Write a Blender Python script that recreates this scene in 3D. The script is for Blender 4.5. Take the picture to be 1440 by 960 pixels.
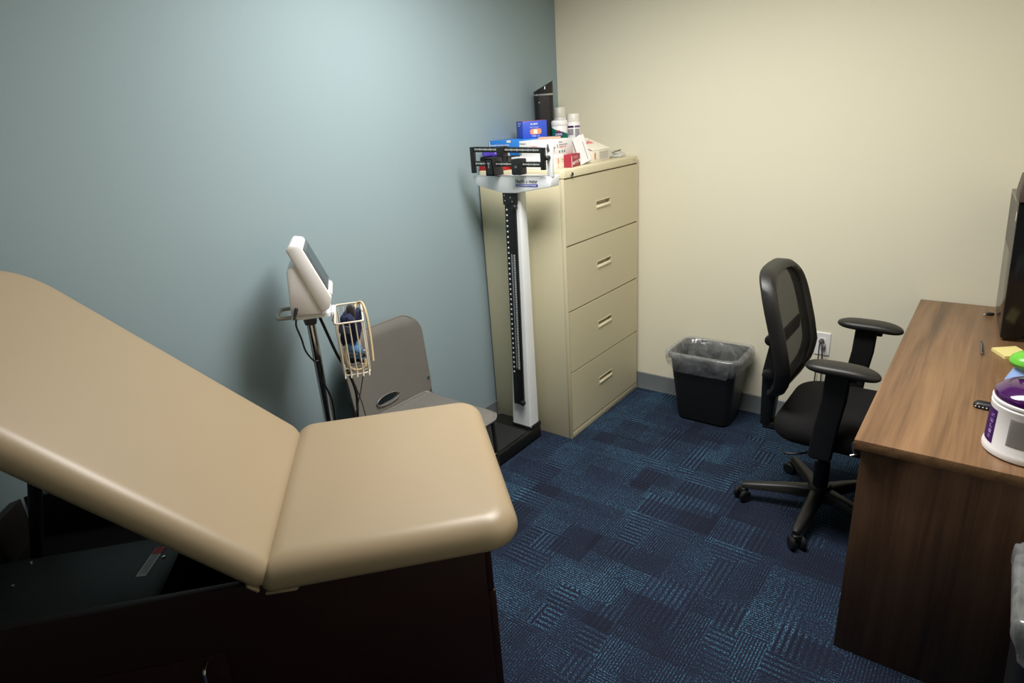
import bpy, bmesh, math, random
from mathutils import Vector, Matrix

# ------------------------------------------------------------------ scene, camera, world, light
for o in list(bpy.data.objects): bpy.data.objects.remove(o)
scn = bpy.context.scene
COL = scn.collection
random.seed(7)
PI = math.pi
R_ = math.radians

CAM = Vector((2.14839, -3.28022, 1.66184))
YAW, PITCH, ROLL, FPX = -0.673075, 0.349561, -0.069295, 880.236
def cam_axes():
    cy, sy, cp, sp = math.cos(YAW), math.sin(YAW), math.cos(PITCH), math.sin(PITCH)
    f = Vector((sy*cp, cy*cp, -sp)); r = Vector((cy, -sy, 0)); u = r.cross(f)
    cr, sr = math.cos(ROLL), math.sin(ROLL)
    return cr*r + sr*u, -sr*r + cr*u, f
r_, u_, f_ = cam_axes()
cd = bpy.data.cameras.new('camera'); cd.sensor_width = 36; cd.lens = 36*FPX/1440
cd.clip_start = 0.02; cd.clip_end = 50
cam = bpy.data.objects.new('camera', cd); COL.objects.link(cam)
m = Matrix(((r_.x, u_.x, -f_.x, CAM.x), (r_.y, u_.y, -f_.y, CAM.y), (r_.z, u_.z, -f_.z, CAM.z), (0, 0, 0, 1)))
cam.matrix_world = m
scn.camera = cam

w = bpy.data.worlds.new('world'); scn.world = w; w.use_nodes = True
w.node_tree.nodes['Background'].inputs[0].default_value = (0.05, 0.05, 0.05, 1)
w.node_tree.nodes['Background'].inputs[1].default_value = 0.2

LIGHT_POS = (1.16, -1.52, 2.545)
ld = bpy.data.lights.new('troffer_light', 'AREA'); ld.shape = 'RECTANGLE'; ld.size = 0.56; ld.size_y = 1.16
ld.energy = 53; ld.color = (1.0, 0.985, 0.95); ld.spread = R_(165)
lo = bpy.data.objects.new('troffer_light', ld); COL.objects.link(lo); lo.location = LIGHT_POS; lo.rotation_euler = (0, 0, PI/2)

vs = scn.view_settings
scn.display_settings.display_device = 'sRGB'
vs.view_transform = 'Standard'; vs.look = 'None'; vs.gamma = 1.0; vs.use_curve_mapping = False
vs.exposure = 0.0

# ------------------------------------------------------------------ materials
MATS = {}
def s2l(c):
    return tuple(((v/255)/12.92 if v/255 <= .04045 else ((v/255+.055)/1.055)**2.4) for v in c)
def mat(name, rgb=(128, 128, 128), rough=.5, metal=0, spec=.5, alpha=None, coat=0, bump=None, trans=0, noise=None, sheen=0):
    """Principled material with optional fine relief (bump=(scale,strength)) and slight colour mottling."""
    if name in MATS: return MATS[name]
    M = bpy.data.materials.new(name); M.use_nodes = True
    nt = M.node_tree; p = nt.nodes['Principled BSDF']
    c = (*s2l(rgb), 1)
    p.inputs['Base Color'].default_value = c
    p.inputs['Roughness'].default_value = rough; p.inputs['Metallic'].default_value = metal
    p.inputs['Specular IOR Level'].default_value = spec
    p.inputs['Coat Weight'].default_value = coat
    p.inputs['Transmission Weight'].default_value = trans
    if sheen: p.inputs['Sheen Weight'].default_value = sheen
    if alpha is not None: p.inputs['Alpha'].default_value = alpha
    tc = nt.nodes.new('ShaderNodeTexCoord')
    sc, am = noise or (6, .06)
    nz = nt.nodes.new('ShaderNodeTexNoise'); nz.inputs['Scale'].default_value = sc; nz.inputs['Detail'].default_value = 4
    nt.links.new(tc.outputs['Object'], nz.inputs['Vector'])
    mx = nt.nodes.new('ShaderNodeMix'); mx.data_type = 'RGBA'; mx.blend_type = 'MULTIPLY'
    mx.inputs[0].default_value = 1
    rp = nt.nodes.new('ShaderNodeMapRange'); rp.inputs[3].default_value = 1-am; rp.inputs[4].default_value = 1+am
    nt.links.new(nz.outputs[0], rp.inputs[0])
    mx.inputs[6].default_value = c
    nt.links.new(rp.outputs[0], mx.inputs[7]); nt.links.new(mx.outputs[2], p.inputs['Base Color'])
    if bump:
        n2 = nt.nodes.new('ShaderNodeTexNoise'); n2.inputs['Scale'].default_value = bump[0]; n2.inputs['Detail'].default_value = 3
        nt.links.new(tc.outputs['Object'], n2.inputs['Vector'])
        b = nt.nodes.new('ShaderNodeBump'); b.inputs['Strength'].default_value = bump[1]; b.inputs['Distance'].default_value = .002
        nt.links.new(n2.outputs[0], b.inputs['Height']); nt.links.new(b.outputs[0], p.inputs['Normal'])
    MATS[name] = M
    return M

def wood(name, dark, mid, light, axis, rough=.35, spec=.4):
    if name in MATS: return MATS[name]
    M = bpy.data.materials.new(name); M.use_nodes = True; nt = M.node_tree; p = nt.nodes['Principled BSDF']
    tc = nt.nodes.new('ShaderNodeTexCoord'); mp = nt.nodes.new('ShaderNodeMapping')
    s = [14, 14, 14]; s['xyz'.index(axis)] = .9
    mp.inputs['Scale'].default_value = s
    nt.links.new(tc.outputs['Object'], mp.inputs['Vector'])
    n1 = nt.nodes.new('ShaderNodeTexNoise'); n1.inputs['Scale'].default_value = 1.3; n1.inputs['Detail'].default_value = 6; n1.inputs['Distortion'].default_value = .7
    nt.links.new(mp.outputs[0], n1.inputs['Vector'])
    mp2 = nt.nodes.new('ShaderNodeMapping'); s = [150, 150, 150]; s['xyz'.index(axis)] = 3
    mp2.inputs['Scale'].default_value = s; nt.links.new(tc.outputs['Object'], mp2.inputs['Vector'])
    n2 = nt.nodes.new('ShaderNodeTexNoise'); n2.inputs['Scale'].default_value = 1; n2.inputs['Detail'].default_value = 3
    nt.links.new(mp2.outputs[0], n2.inputs['Vector'])
    ad = nt.nodes.new('ShaderNodeMath'); ad.operation = 'MULTIPLY_ADD'; ad.inputs[1].default_value = .35
    nt.links.new(n2.outputs[0], ad.inputs[0]); nt.links.new(n1.outputs[0], ad.inputs[2])
    cr = nt.nodes.new('ShaderNodeValToRGB'); e = cr.color_ramp.elements
    e[0].position = .45; e[0].color = (*s2l(dark), 1); e[1].position = .92; e[1].color = (*s2l(light), 1)
    k = e.new(.66); k.color = (*s2l(mid), 1)
    nt.links.new(ad.outputs[0], cr.inputs[0]); nt.links.new(cr.outputs[0], p.inputs['Base Color'])
    p.inputs['Roughness'].default_value = rough; p.inputs['Specular IOR Level'].default_value = spec
    b = nt.nodes.new('ShaderNodeBump'); b.inputs['Strength'].default_value = .06; b.inputs['Distance'].default_value = .001
    nt.links.new(n2.outputs[0], b.inputs['Height']); nt.links.new(b.outputs[0], p.inputs['Normal'])
    MATS[name] = M; return M

def carpet():
    M = bpy.data.materials.new('carpet'); M.use_nodes = True; nt = M.node_tree; p = nt.nodes['Principled BSDF']
    N = lambda t: nt.nodes.new(t); L = nt.links.new
    tc = N('ShaderNodeTexCoord')
    def mapping(scale, loc=(0, 0, 0)):
        q = N('ShaderNodeMapping'); q.inputs['Scale'].default_value = scale; q.inputs['Location'].default_value = loc
        L(tc.outputs['Object'], q.inputs['Vector']); return q.outputs[0]
    def math_(op, a, b=None, c=None):
        q = N('ShaderNodeMath'); q.operation = op
        for i, v in enumerate((a, b, c)):
            if v is None: continue
            if isinstance(v, (int, float)): q.inputs[i].default_value = v
            else: L(v, q.inputs[i])
        return q.outputs[0]
    def cells(sx_, sy_, off):
        """axis-aligned rectangular blocks in staggered rows, a random colour per block"""
        xy = N('ShaderNodeSeparateXYZ'); L(tc.outputs['Object'], xy.inputs[0])
        iy = math_('FLOOR', math_('MULTIPLY_ADD', xy.outputs[1], sy_, off))
        wn = N('ShaderNodeTexWhiteNoise'); wn.noise_dimensions = '1D'; L(math_('ADD', iy, off*3.7), wn.inputs['W'])
        ix = math_('FLOOR', math_('MULTIPLY_ADD', xy.outputs[0], sx_, math_('MULTIPLY', wn.outputs['Value'], 7.3)))
        cb_ = N('ShaderNodeCombineXYZ'); L(ix, cb_.inputs[0]); L(iy, cb_.inputs[1]); cb_.inputs[2].default_value = off
        w2 = N('ShaderNodeTexWhiteNoise'); w2.noise_dimensions = '3D'; L(cb_.outputs[0], w2.inputs['Vector'])
        return w2.outputs['Color']
    def sep(c):
        q = N('ShaderNodeSeparateColor'); L(c, q.inputs[0]); return q.outputs
    A = sep(cells(6.5, 5.2, .3)); Bc = sep(cells(3.1, 9.0, 2.6)); Cc = sep(cells(11.0, 4.3, 5.4))
    xyz = N('ShaderNodeSeparateXYZ'); L(tc.outputs['Object'], xyz.inputs[0])
    def stripes(coord, freq):
        s = math_('SINE', math_('MULTIPLY', coord, freq)); return math_('MULTIPLY_ADD', s, .5, .5)
    sx = stripes(xyz.outputs[0], 620.); sy = stripes(xyz.outputs[1], 620.)
    sx2 = stripes(xyz.outputs[0], 300.); sy2 = stripes(xyz.outputs[1], 290.)
    pick = math_('GREATER_THAN', A[0], .5)
    mix = lambda f, a, b: math_('ADD', math_('MULTIPLY', math_('SUBTRACT', 1., f), a), math_('MULTIPLY', f, b))
    fine = mix(pick, sx, sy); coarse = mix(math_('GREATER_THAN', Bc[0], .5), sx2, sy2)
    st = mix(math_('GREATER_THAN', Cc[1], .68), fine, coarse)
    amp = math_('ADD', .3, math_('MULTIPLY', Cc[0], .7))
    st = mix(amp, .45, st)
    nz = N('ShaderNodeTexNoise'); nz.inputs['Scale'].default_value = 210; nz.inputs['Detail'].default_value = 1
    L(tc.outputs['Object'], nz.inputs['Vector'])
    nzl = math_('MAXIMUM', math_('MULTIPLY', math_('SUBTRACT', nz.outputs[0], .40), 5.2), 0.)
    big = N('ShaderNodeTexNoise'); big.inputs['Scale'].default_value = 2.2; L(tc.outputs['Object'], big.inputs['Vector'])
    lvl = math_('ADD', math_('MULTIPLY', A[1], .5), math_('MULTIPLY', Bc[1], .5))
    lvl = math_('ADD', math_('MULTIPLY_ADD', lvl, .70, .10), math_('MULTIPLY', math_('SUBTRACT', big.outputs[0], .5), .8))
    v = math_('MULTIPLY', math_('MULTIPLY', st, lvl), nzl)
    cr = N('ShaderNodeValToRGB'); e = cr.color_ramp.elements
    e[0].position = 0; e[0].color = (*s2l((32, 34, 46)), 1); e[1].position = .8; e[1].color = (*s2l((84, 132, 160)), 1)
    k = e.new(.22); k.color = (*s2l((43, 57, 77)), 1)
    L(v, cr.inputs[0])
    hue = N('ShaderNodeMix'); hue.data_type = 'RGBA'; hue.blend_type = 'MULTIPLY'
    L(math_('MULTIPLY', Cc[2], .6), hue.inputs[0]); L(cr.outputs[0], hue.inputs[6]); hue.inputs[7].default_value = (1.0, .93, 1.0, 1)
    L(hue.outputs[2], p.inputs['Base Color'])
    p.inputs['Roughness'].default_value = 1; p.inputs['Specular IOR Level'].default_value = .05
    b = N('ShaderNodeBump'); b.inputs['Strength'].default_value = .6; b.inputs['Distance'].default_value = .003
    L(math_('ADD', nz.outputs[0], math_('MULTIPLY', st, .5)), b.inputs['Height']); L(b.outputs[0], p.inputs['Normal'])
    return M

def plastic_film(name, alpha=.45, rgb=(215, 218, 220)):
    if name in MATS: return MATS[name]
    M = bpy.data.materials.new(name); M.use_nodes = True; nt = M.node_tree; nt.nodes.remove(nt.nodes['Principled BSDF'])
    out = nt.nodes['Material Output']; N = nt.nodes.new
    tr = N('ShaderNodeBsdfTransparent'); df = N('ShaderNodeBsdfDiffuse'); df.inputs[0].default_value = (*s2l(rgb), 1)
    tl = N('ShaderNodeBsdfTranslucent'); tl.inputs[0].default_value = (*s2l(rgb), 1)
    gl = N('ShaderNodeBsdfGlossy'); gl.inputs['Roughness'].default_value = .22
    a = N('ShaderNodeMixShader'); a.inputs[0].default_value = .4
    nt.links.new(df.outputs[0], a.inputs[1]); nt.links.new(tl.outputs[0], a.inputs[2])
    b = N('ShaderNodeMixShader'); b.inputs[0].default_value = .22
    nt.links.new(a.outputs[0], b.inputs[1]); nt.links.new(gl.outputs[0], b.inputs[2])
    c = N('ShaderNodeMixShader')
    tc = N('ShaderNodeTexCoord'); nz = N('ShaderNodeTexNoise'); nz.inputs['Scale'].default_value = 14; nz.inputs['Distortion'].default_value = 1.0
    nt.links.new(tc.outputs['Object'], nz.inputs['Vector'])
    mr = N('ShaderNodeMapRange'); mr.inputs[1].default_value = .3; mr.inputs[2].default_value = .7
    mr.inputs[3].default_value = alpha*.55; mr.inputs[4].default_value = min(1, alpha*1.5)
    nt.links.new(nz.outputs[0], mr.inputs[0]); nt.links.new(mr.outputs[0], c.inputs[0])
    bp = N('ShaderNodeBump'); bp.inputs['Strength'].default_value = .7; bp.inputs['Distance'].default_value = .01
    nt.links.new(nz.outputs[0], bp.inputs['Height']); nt.links.new(bp.outputs[0], gl.inputs['Normal']); nt.links.new(bp.outputs[0], df.inputs['Normal'])
    nt.links.new(tr.outputs[0], c.inputs[1]); nt.links.new(b.outputs[0], c.inputs[2]); nt.links.new(c.outputs[0], out.inputs[0])
    MATS[name] = M; return M

def emis(name, rgb, s):
    M = bpy.data.materials.new(name); M.use_nodes = True; p = M.node_tree.nodes['Principled BSDF']
    p.inputs['Base Color'].default_value = (*s2l(rgb), 1); p.inputs['Emission Color'].default_value = (*s2l(rgb), 1); p.inputs['Emission Strength'].default_value = s
    return M

wall_blue = mat('wall_paint_blue', (147, 165, 171), .75, spec=.25, bump=(180, .12), noise=(3, .015))
wall_cream = mat('wall_paint_cream', (232, 226, 204), .75, spec=.25, bump=(180, .12), noise=(3, .015))
ceil_m = mat('ceiling_tile', (225, 224, 216), .9, bump=(120, .4))
vinyl_base = mat('baseboard_vinyl', (112, 118, 120), .45)
cab_m = mat('putty_enamel', (208, 199, 168), .42, spec=.4, bump=(400, .05), noise=(2, .02))
cab_dark = mat('putty_recess', (120, 112, 88), .6)
white_en = mat('white_enamel', (240, 243, 245), .35)
white_pl = mat('white_plastic', (240, 237, 237), .4)
offwhite = mat('offwhite_coated_wire', (226, 216, 200), .4)
black_pl = mat('black_plastic', (22, 22, 23), .45)
black_sat = mat('black_satin', (14, 14, 14), .4)
black_fab = mat('black_fabric', (24, 23, 24), .9, bump=(500, .3), spec=.2)
arm_pu = mat('black_polyurethane', (31, 30, 29), .45, spec=.5)
dark_met = mat('dark_metal', (35, 36, 36), .45, metal=.4)
chrome = mat('chrome', (200, 200, 200), .12, metal=1)
vinyl_tan = mat('tan_vinyl', (160, 141, 114), .4, spec=.6, bump=(420, .07), noise=(4, .02))
mahog = mat('mahogany_laminate', (42, 19, 16), .42, spec=.35, noise=(9, .18))
mahog_e = mat('mahogany_edge', (58, 28, 20), .45, noise=(9, .2))
deck_m = mat('black_deck_plastic', (30, 31, 31), .5)
grey_pl = mat('grey_polypropylene', (110, 107, 102), .38, spec=.45, bump=(600, .1))
grey_dk = mat('grey_leg_metal', (52, 52, 52), .45, metal=.3)
card_w = mat('white_cardboard', (232, 230, 230), .6)
card_c = mat('cream_cardboard', (232, 226, 208), .6)
card_b = mat('brown_cardboard', (196, 160, 138), .8)
ink = mat('black_ink', (24, 22, 26), .6)
ink_grey = mat('grey_ink', (130, 130, 132), .6)
ink_red = mat('red_ink', (206, 66, 66), .6)
ink_pink = mat('pink_ink', (226, 96, 110), .6)
ink_white = mat('white_ink', (238, 238, 240), .5)
blue_c = mat('blue_carton', (46, 130, 214), .45)
blue_d = mat('royal_blue_carton', (52, 84, 196), .45)
red_c = mat('red_carton', (176, 26, 30), .5)
maroon = mat('maroon_carton', (158, 40, 58), .5)
teal = mat('teal_label', (28, 160, 138), .45)
purple = mat('purple_label', (92, 40, 134), .4)
purple_l = mat('purple_gloss', (66, 14, 84), .12, coat=.6)
green_c = mat('green_gloss', (104, 190, 58), .3)
blue_l = mat('light_blue_plastic', (150, 178, 232), .35)
yellow = mat('yellow_paper', (238, 224, 150), .8)
navy = mat('navy_nylon', (24, 30, 66), .8, bump=(300, .3))
sky = mat('light_blue_nylon', (82, 130, 178), .8, bump=(300, .3))
tubing = mat('tan_tubing', (206, 184, 146), .4)
grey_rub = mat('grey_rubber', (80, 78, 78), .5)
orange = mat('orange_print', (240, 150, 104), .5)
silver = mat('silver_ring', (190, 190, 192), .25, metal=.9)
film = plastic_film('bin_liner_film', .34)
clear_film = plastic_film('clear_bag_film', .25)
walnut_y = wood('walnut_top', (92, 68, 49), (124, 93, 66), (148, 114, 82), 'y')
walnut_z_shaded = wood('walnut_panel_shaded', (58, 40, 29), (82, 58, 42), (100, 74, 54), 'z', rough=.45)  # desktop walnut darkened: shade on the upright panels put into the colour
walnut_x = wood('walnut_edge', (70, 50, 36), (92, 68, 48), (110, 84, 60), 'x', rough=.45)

# ------------------------------------------------------------------ mesh helpers
def link(name, me, material, parent=None):
    o = bpy.data.objects.new(name, me); COL.objects.link(o)
    if material:
        for q in (material if isinstance(material, (list, tuple)) else [material]): me.materials.append(q)
    if parent is not None: o.parent = parent
    return o
def fin(name, bm, material, parent=None, smooth=35, loc=None, rot=None):
    bmesh.ops.recalc_face_normals(bm, faces=bm.faces)
    me = bpy.data.meshes.new(name); bm.to_mesh(me); bm.free()
    if smooth:
        me.shade_smooth()
        me.set_sharp_from_angle(angle=R_(smooth))
    o = link(name, me, material, parent)
    if loc is not None: o.location = loc
    if rot is not None: o.rotation_euler = rot
    return o
def tag(o, label=None, cat=None, group=None, kind=None):
    if label: o['label'] = label
    if cat: o['category'] = cat
    if group: o['group'] = group
    if kind: o['kind'] = kind
    return o
def thing(name, label, cat, loc=(0, 0, 0), rz=0, group=None):
    o = bpy.data.objects.new(name, None); COL.objects.link(o); o.empty_display_size = .1
    o.location = loc; o.rotation_euler = (0, 0, rz)
    return tag(o, label, cat, group)
def B(): return bmesh.new()
def merge(bm, tmp, M=None):
    if M is not None: bmesh.ops.transform(tmp, matrix=M, verts=tmp.verts)
    me = bpy.data.meshes.new('t'); tmp.to_mesh(me); tmp.free(); bm.from_mesh(me); bpy.data.meshes.remove(me)
def box(bm, lo, hi, bev=0, seg=2, M=None):
    t = bmesh.new(); bmesh.ops.create_cube(t, size=1)
    c = [(a+b)/2 for a, b in zip(lo, hi)]; s = [abs(b-a) for a, b in zip(lo, hi)]
    for v in t.verts: v.co = Vector((v.co.x*s[0]+c[0], v.co.y*s[1]+c[1], v.co.z*s[2]+c[2]))
    if bev: bmesh.ops.bevel(t, geom=list(t.edges), offset=bev, segments=seg, profile=.5, affect='EDGES')
    merge(bm, t, M); return bm
def mbox(name, lo, hi, material, parent=None, bev=.002, seg=2, M=None):
    return fin(name, box(B(), lo, hi, bev, seg, M), material, parent)
def smooth_path(pts, k=6, closed=False):
    P = [Vector(p) for p in pts]; n = len(P); out = []
    rng = range(n if closed else n-1)
    for i in rng:
        p1, p2 = P[i], P[(i+1) % n]
        p0 = P[i-1] if (closed or i > 0) else p1*2-p2
        p3 = P[(i+2) % n] if (closed or i+2 < n) else p2*2-p1
        for j in range(k):
            t = j/k
            out.append(.5*((2*p1)+(-p0+p2)*t+(2*p0-5*p1+4*p2-p3)*t*t+(-p0+3*p1-3*p2+p3)*t**3))
    if not closed: out.append(P[-1])
    return out
def tube(bm, pts, r, n=8, closed=False):
    P = [Vector(p) for p in pts]; m_ = len(P); rings = []
    def tang(i):
        if closed: return (P[(i+1) % m_]-P[i-1]).normalized()
        return (P[min(i+1, m_-1)]-P[max(i-1, 0)]).normalized()
    t0 = tang(0); a = Vector((0, 0, 1)) if abs(t0.z) < .9 else Vector((1, 0, 0))
    nrm = (a-t0*a.dot(t0)).normalized()
    for i in range(m_):
        t = tang(i); nrm = (nrm-t*nrm.dot(t)).normalized(); b = t.cross(nrm)
        rr = r[i] if isinstance(r, (list, tuple)) else r
        rings.append([bm.verts.new(P[i]+nrm*(math.cos(2*PI*k/n)*rr)+b*(math.sin(2*PI*k/n)*rr)) for k in range(n)])
    for i in range(m_ if closed else m_-1):
        A, C = rings[i], rings[(i+1) % m_]
        for k in range(n): bm.faces.new((A[k], A[(k+1) % n], C[(k+1) % n], C[k]))
    if not closed:
        bm.faces.new(rings[0][::-1]); bm.faces.new(rings[-1])
    return bm
def mtube(name, pts, r, material, parent=None, n=8, closed=False):
    return fin(name, tube(B(), pts, r, n, closed), material, parent, 60)
def lathe(bm, prof, n=32, c=(0, 0, 0), cap=True, M=None):
    t = bmesh.new(); rings = []
    for r, z in prof:
        if r < 1e-5: rings.append([t.verts.new((c[0], c[1], c[2]+z))])
        else: rings.append([t.verts.new((c[0]+r*math.cos(2*PI*k/n), c[1]+r*math.sin(2*PI*k/n), c[2]+z)) for k in range(n)])
    for A, C in zip(rings[:-1], rings[1:]):
        for k in range(n):
            k2 = (k+1) % n
            if len(A) == 1 and len(C) == 1: continue
            if len(A) == 1: t.faces.new((A[0], C[k2], C[k]))
            elif len(C) == 1: t.faces.new((A[k], A[k2], C[0]))
            else: t.faces.new((A[k], A[k2], C[k2], C[k]))
    if cap:
        if len(rings[0]) > 1: t.faces.new(rings[0][::-1])
        if len(rings[-1]) > 1: t.faces.new(rings[-1])
    merge(bm, t, M); return bm
def mlathe(name, prof, material, parent=None, n=32, c=(0, 0, 0), M=None, smooth=40):
    return fin(name, lathe(B(), prof, n, c, True, M), material, parent, smooth)
def prism(bm, poly, axis, a, b, bev=0, seg=2, M=None):
    """poly: 2D points in the two remaining axes (cyclic order x,y,z without axis)."""
    t = bmesh.new()
    def pt(p, v):
        q = list(p); q.insert('xyz'.index(axis), v); return q
    A = [t.verts.new(pt(p, a)) for p in poly]; C = [t.verts.new(pt(p, b)) for p in poly]
    n = len(poly); t.faces.new(A); t.faces.new(C[::-1])
    for i in range(n): t.faces.new((A[i], C[i], C[(i+1) % n], A[(i+1) % n]))
    bmesh.ops.recalc_face_normals(t, faces=t.faces)
    if bev: bmesh.ops.bevel(t, geom=list(t.edges), offset=bev, segments=seg, profile=.5, affect='EDGES')
    merge(bm, t, M); return bm
def mprism(name, poly, axis, a, b, material, parent=None, bev=0, seg=2, M=None):
    return fin(name, prism(B(), poly, axis, a, b, bev, seg, M), material, parent)
def rrect(hx, hy, r, k=8, cx=0, cy=0):
    rs = r if isinstance(r, (list, tuple)) else (r,)*4; out = []
    for (sx, sy, a0), r in zip(((1, 1, 0), (-1, 1, 90), (-1, -1, 180), (1, -1, 270)), rs):
        r = max(1e-4, min(r, hx-1e-4, hy-1e-4))
        for j in range(k+1):
            a = R_(a0+90*j/k); out.append((cx+sx*(hx-r)+r*math.cos(a), cy+sy*(hy-r)+r*math.sin(a)))
    return out
def rings_mesh(bm, rings, cap0=True, cap1=True):
    V = [[bm.verts.new(p) for p in R] for R in rings]; n = len(V[0])
    for A, C in zip(V[:-1], V[1:]):
        for k in range(n): bm.faces.new((A[k], A[(k+1) % n], C[(k+1) % n], C[k]))
    if cap0: bm.faces.new(V[0][::-1])
    if cap1: bm.faces.new(V[-1])
    return bm
def cushion(x0, x1, y0, y1, T, rc, re, dome=.012, rb=.02):
    """Upholstered pad: plan x0..x1,y0..y1, thickness T (z 0..T), corner radius rc, edge radius re."""
    cx, cy, hx, hy = (x0+x1)/2, (y0+y1)/2, (x1-x0)/2, (y1-y0)/2; rings = []
    def ring(ins, z): rings.append([(x, y, z) for x, y in rrect(hx-ins, hy-ins, [max(.008, q-ins) for q in (rc if isinstance(rc, tuple) else (rc,)*4)], 10, cx, cy)])
    for ins, z in ((.12, 0), (rb*1.6, 0)): ring(ins, z)
    for j in range(1, 5): a = R_(90*j/5); ring(rb*(1-math.sin(a)), rb*(1-math.cos(a)))
    for j in range(0, 11): a = R_(90*j/10); ring(re*(1-math.cos(a)), T-re+re*math.sin(a))
    for q in (.08, .2, .35, .5, .65, .8, .93):
        ring(re+q*(min(hx, hy)-re), T); a_, b_ = hx-re, hy-re
        rings[-1] = [(x, y, T+dome*max(0, 1-((x-cx)/a_)**2)*max(0, 1-((y-cy)/b_)**2)) for x, y, _ in rings[-1]]
    bm = rings_mesh(B(), rings); return bm
def text(name, body, width, material, parent, M, height=None, bold=0.0):
    cu = bpy.data.curves.new(name, 'FONT'); cu.body = body; cu.align_x = 'CENTER'; cu.align_y = 'CENTER'; cu.extrude = .0004; cu.offset = bold
    cu.resolution_u = 2
    o = bpy.data.objects.new(name, cu); COL.objects.link(o)
    dg = bpy.context.evaluated_depsgraph_get(); me = bpy.data.meshes.new_from_object(o.evaluated_get(dg))
    bpy.data.objects.remove(o); bpy.data.curves.remove(cu)
    xs = [v.co.x for v in me.vertices]; ys = [v.co.y for v in me.vertices]
    cx, cy = (min(xs)+max(xs))/2, (min(ys)+max(ys))/2
    sx = width/(max(xs)-min(xs)); sy = height/(max(ys)-min(ys)) if height else sx
    zs = max(abs(v.co.z) for v in me.vertices) or 1
    for v in me.vertices: v.co = M @ Vector(((v.co.x-cx)*sx, (v.co.y-cy)*sy, v.co.z/zs*.0003))
    me.materials.clear()
    return link(name, me, material, parent)
def face_M(origin, xdir, ydir):
    x = Vector(xdir).normalized(); y = Vector(ydir).normalized(); z = x.cross(y)
    o = Vector(origin)
    return Matrix(((x.x, y.x, z.x, o.x), (x.y, y.y, z.y, o.y), (x.z, y.z, z.z, o.z), (0, 0, 0, 1)))
def plate(name, origin, xdir, ydir, w_, h_, material, parent, t=.0005, poly=None):
    """thin printed patch lying on a face"""
    M = face_M(origin, xdir, ydir); bm = B()
    prism(bm, poly or [(-w_/2, -h_/2), (w_/2, -h_/2), (w_/2, h_/2), (-w_/2, h_/2)], 'z', 0, t, M=M)
    return fin(name, bm, material, parent, 0)
def struct(o): o['kind'] = 'structure'; return o

# ------------------------------------------------------------------ room shell
RX, RY, RZ = 2.73, -5.0, 2.6
struct(mbox('floor', (-.1, RY-.1, -.1), (RX+.1, .1, 0), carpet(), bev=0))
struct(mbox('wall_left', (-.1, RY-.1, 0), (0, 0, RZ), wall_blue, bev=0))
struct(mbox('wall_back', (-.1, 0, 0), (RX+.1, .1, RZ), wall_cream, bev=0))
struct(mbox('wall_right', (RX, RY-.1, 0), (RX+.1, 0, RZ), wall_cream, bev=0))
struct(mbox('wall_front', (0, RY-.1, 0), (RX, RY, RZ), wall_blue, bev=0))  # unseen wall, set far back and blue to cut bounce light
struct(mbox('ceiling', (-.1, RY-.1, RZ), (RX+.1, .1, RZ+.1), ceil_m, bev=0))
bh = .1035
def base_prof(s): return [(0, 0), (s*.012, 0), (s*.008, .012), (s*.006, bh-.004), (s*.003, bh), (0, bh)]
struct(fin('baseboard_back', prism(B(), base_prof(-1), 'x', 0, RX), vinyl_base))
struct(fin('baseboard_left', prism(B(), [(x, z) for x, z in base_prof(1)], 'y', RY, -.012), vinyl_base))
struct(fin('baseboard_right', prism(B(), [(RX+x, z) for x, z in base_prof(-1)], 'y', RY, -.012), vinyl_base))
struct(fin('baseboard_front', prism(B(), [(RY+x, z) for x, z in base_prof(1)], 'x', .012, RX-.012), vinyl_base))

# ceiling troffer that lights the room
t = thing('ceiling_light', 'recessed rectangular fluorescent ceiling light above the middle of the carpet', 'ceiling light', (LIGHT_POS[0], LIGHT_POS[1], RZ), PI/2)
bm = B()
for lo_, hi_ in (((-.32, -.62, -.02), (.32, -.59, 0)), ((-.32, .59, -.02), (.32, .62, 0)), ((-.32, -.59, -.02), (-.29, .59, 0)), ((.29, -.59, -.02), (.32, .59, 0))): box(bm, lo_, hi_)
fin('frame', bm, white_en, t)
mbox('diffuser', (-.289, -.589, -.012), (.289, .589, -.006), emis('lit_diffuser', (255, 248, 232), 2.0), t, bev=0)

# ------------------------------------------------------------------ filing cabinet
X1, YN, YF, H = .5236, -.783, -.0226, 1.3965
fc = thing('filing_cabinet', 'tall putty-coloured four-drawer lateral metal filing cabinet in the corner', 'filing cabinet', (0, 0, 0))
mbox('body', (.016, YN, 0), (X1-.02, YF, 1.357), cab_m, fc, .003)
mbox('side_stile', (X1-.02, YN, .0), (X1, YN+.012, 1.357), cab_m, fc, .003); mbox('side_stile', (X1-.02, YF-.012, 0), (X1, YF, 1.357), cab_m, fc, .003)
mbox('plinth', (X1-.022, YN+.012, .0), (X1-.002, YF-.012, .038), cab_m, fc, .002)
lid = fin('top_cap', rings_mesh(B(), [[(x, y, z) for x, y in rrect(.2565+i, (YF-YN)/2+.002+i, .018, 6, .2695, (YN+YF)/2)] for i, z in ((-.004, 1.359), (0, 1.361), (0, H-.006), (-.002, H-.002), (-.006, H))]), cab_m, fc)
mlathe('cabinet_lock', [(0, 0), (.011, 0), (.011, .006), (.008, .008), (.008, .004), (0, .004)], chrome, fc, 20, M=Matrix.Translation((X1+.002, -.712, 1.373)) @ Matrix.Rotation(PI/2, 4, 'Y'))
mlathe('keyhole', [(0, 0), (.005, 0), (.005, .001), (0, .001)], black_pl, fc, 12, M=Matrix.Translation((X1+.0075, -.712, 1.373)) @ Matrix.Rotation(PI/2, 4, 'Y'))
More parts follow.
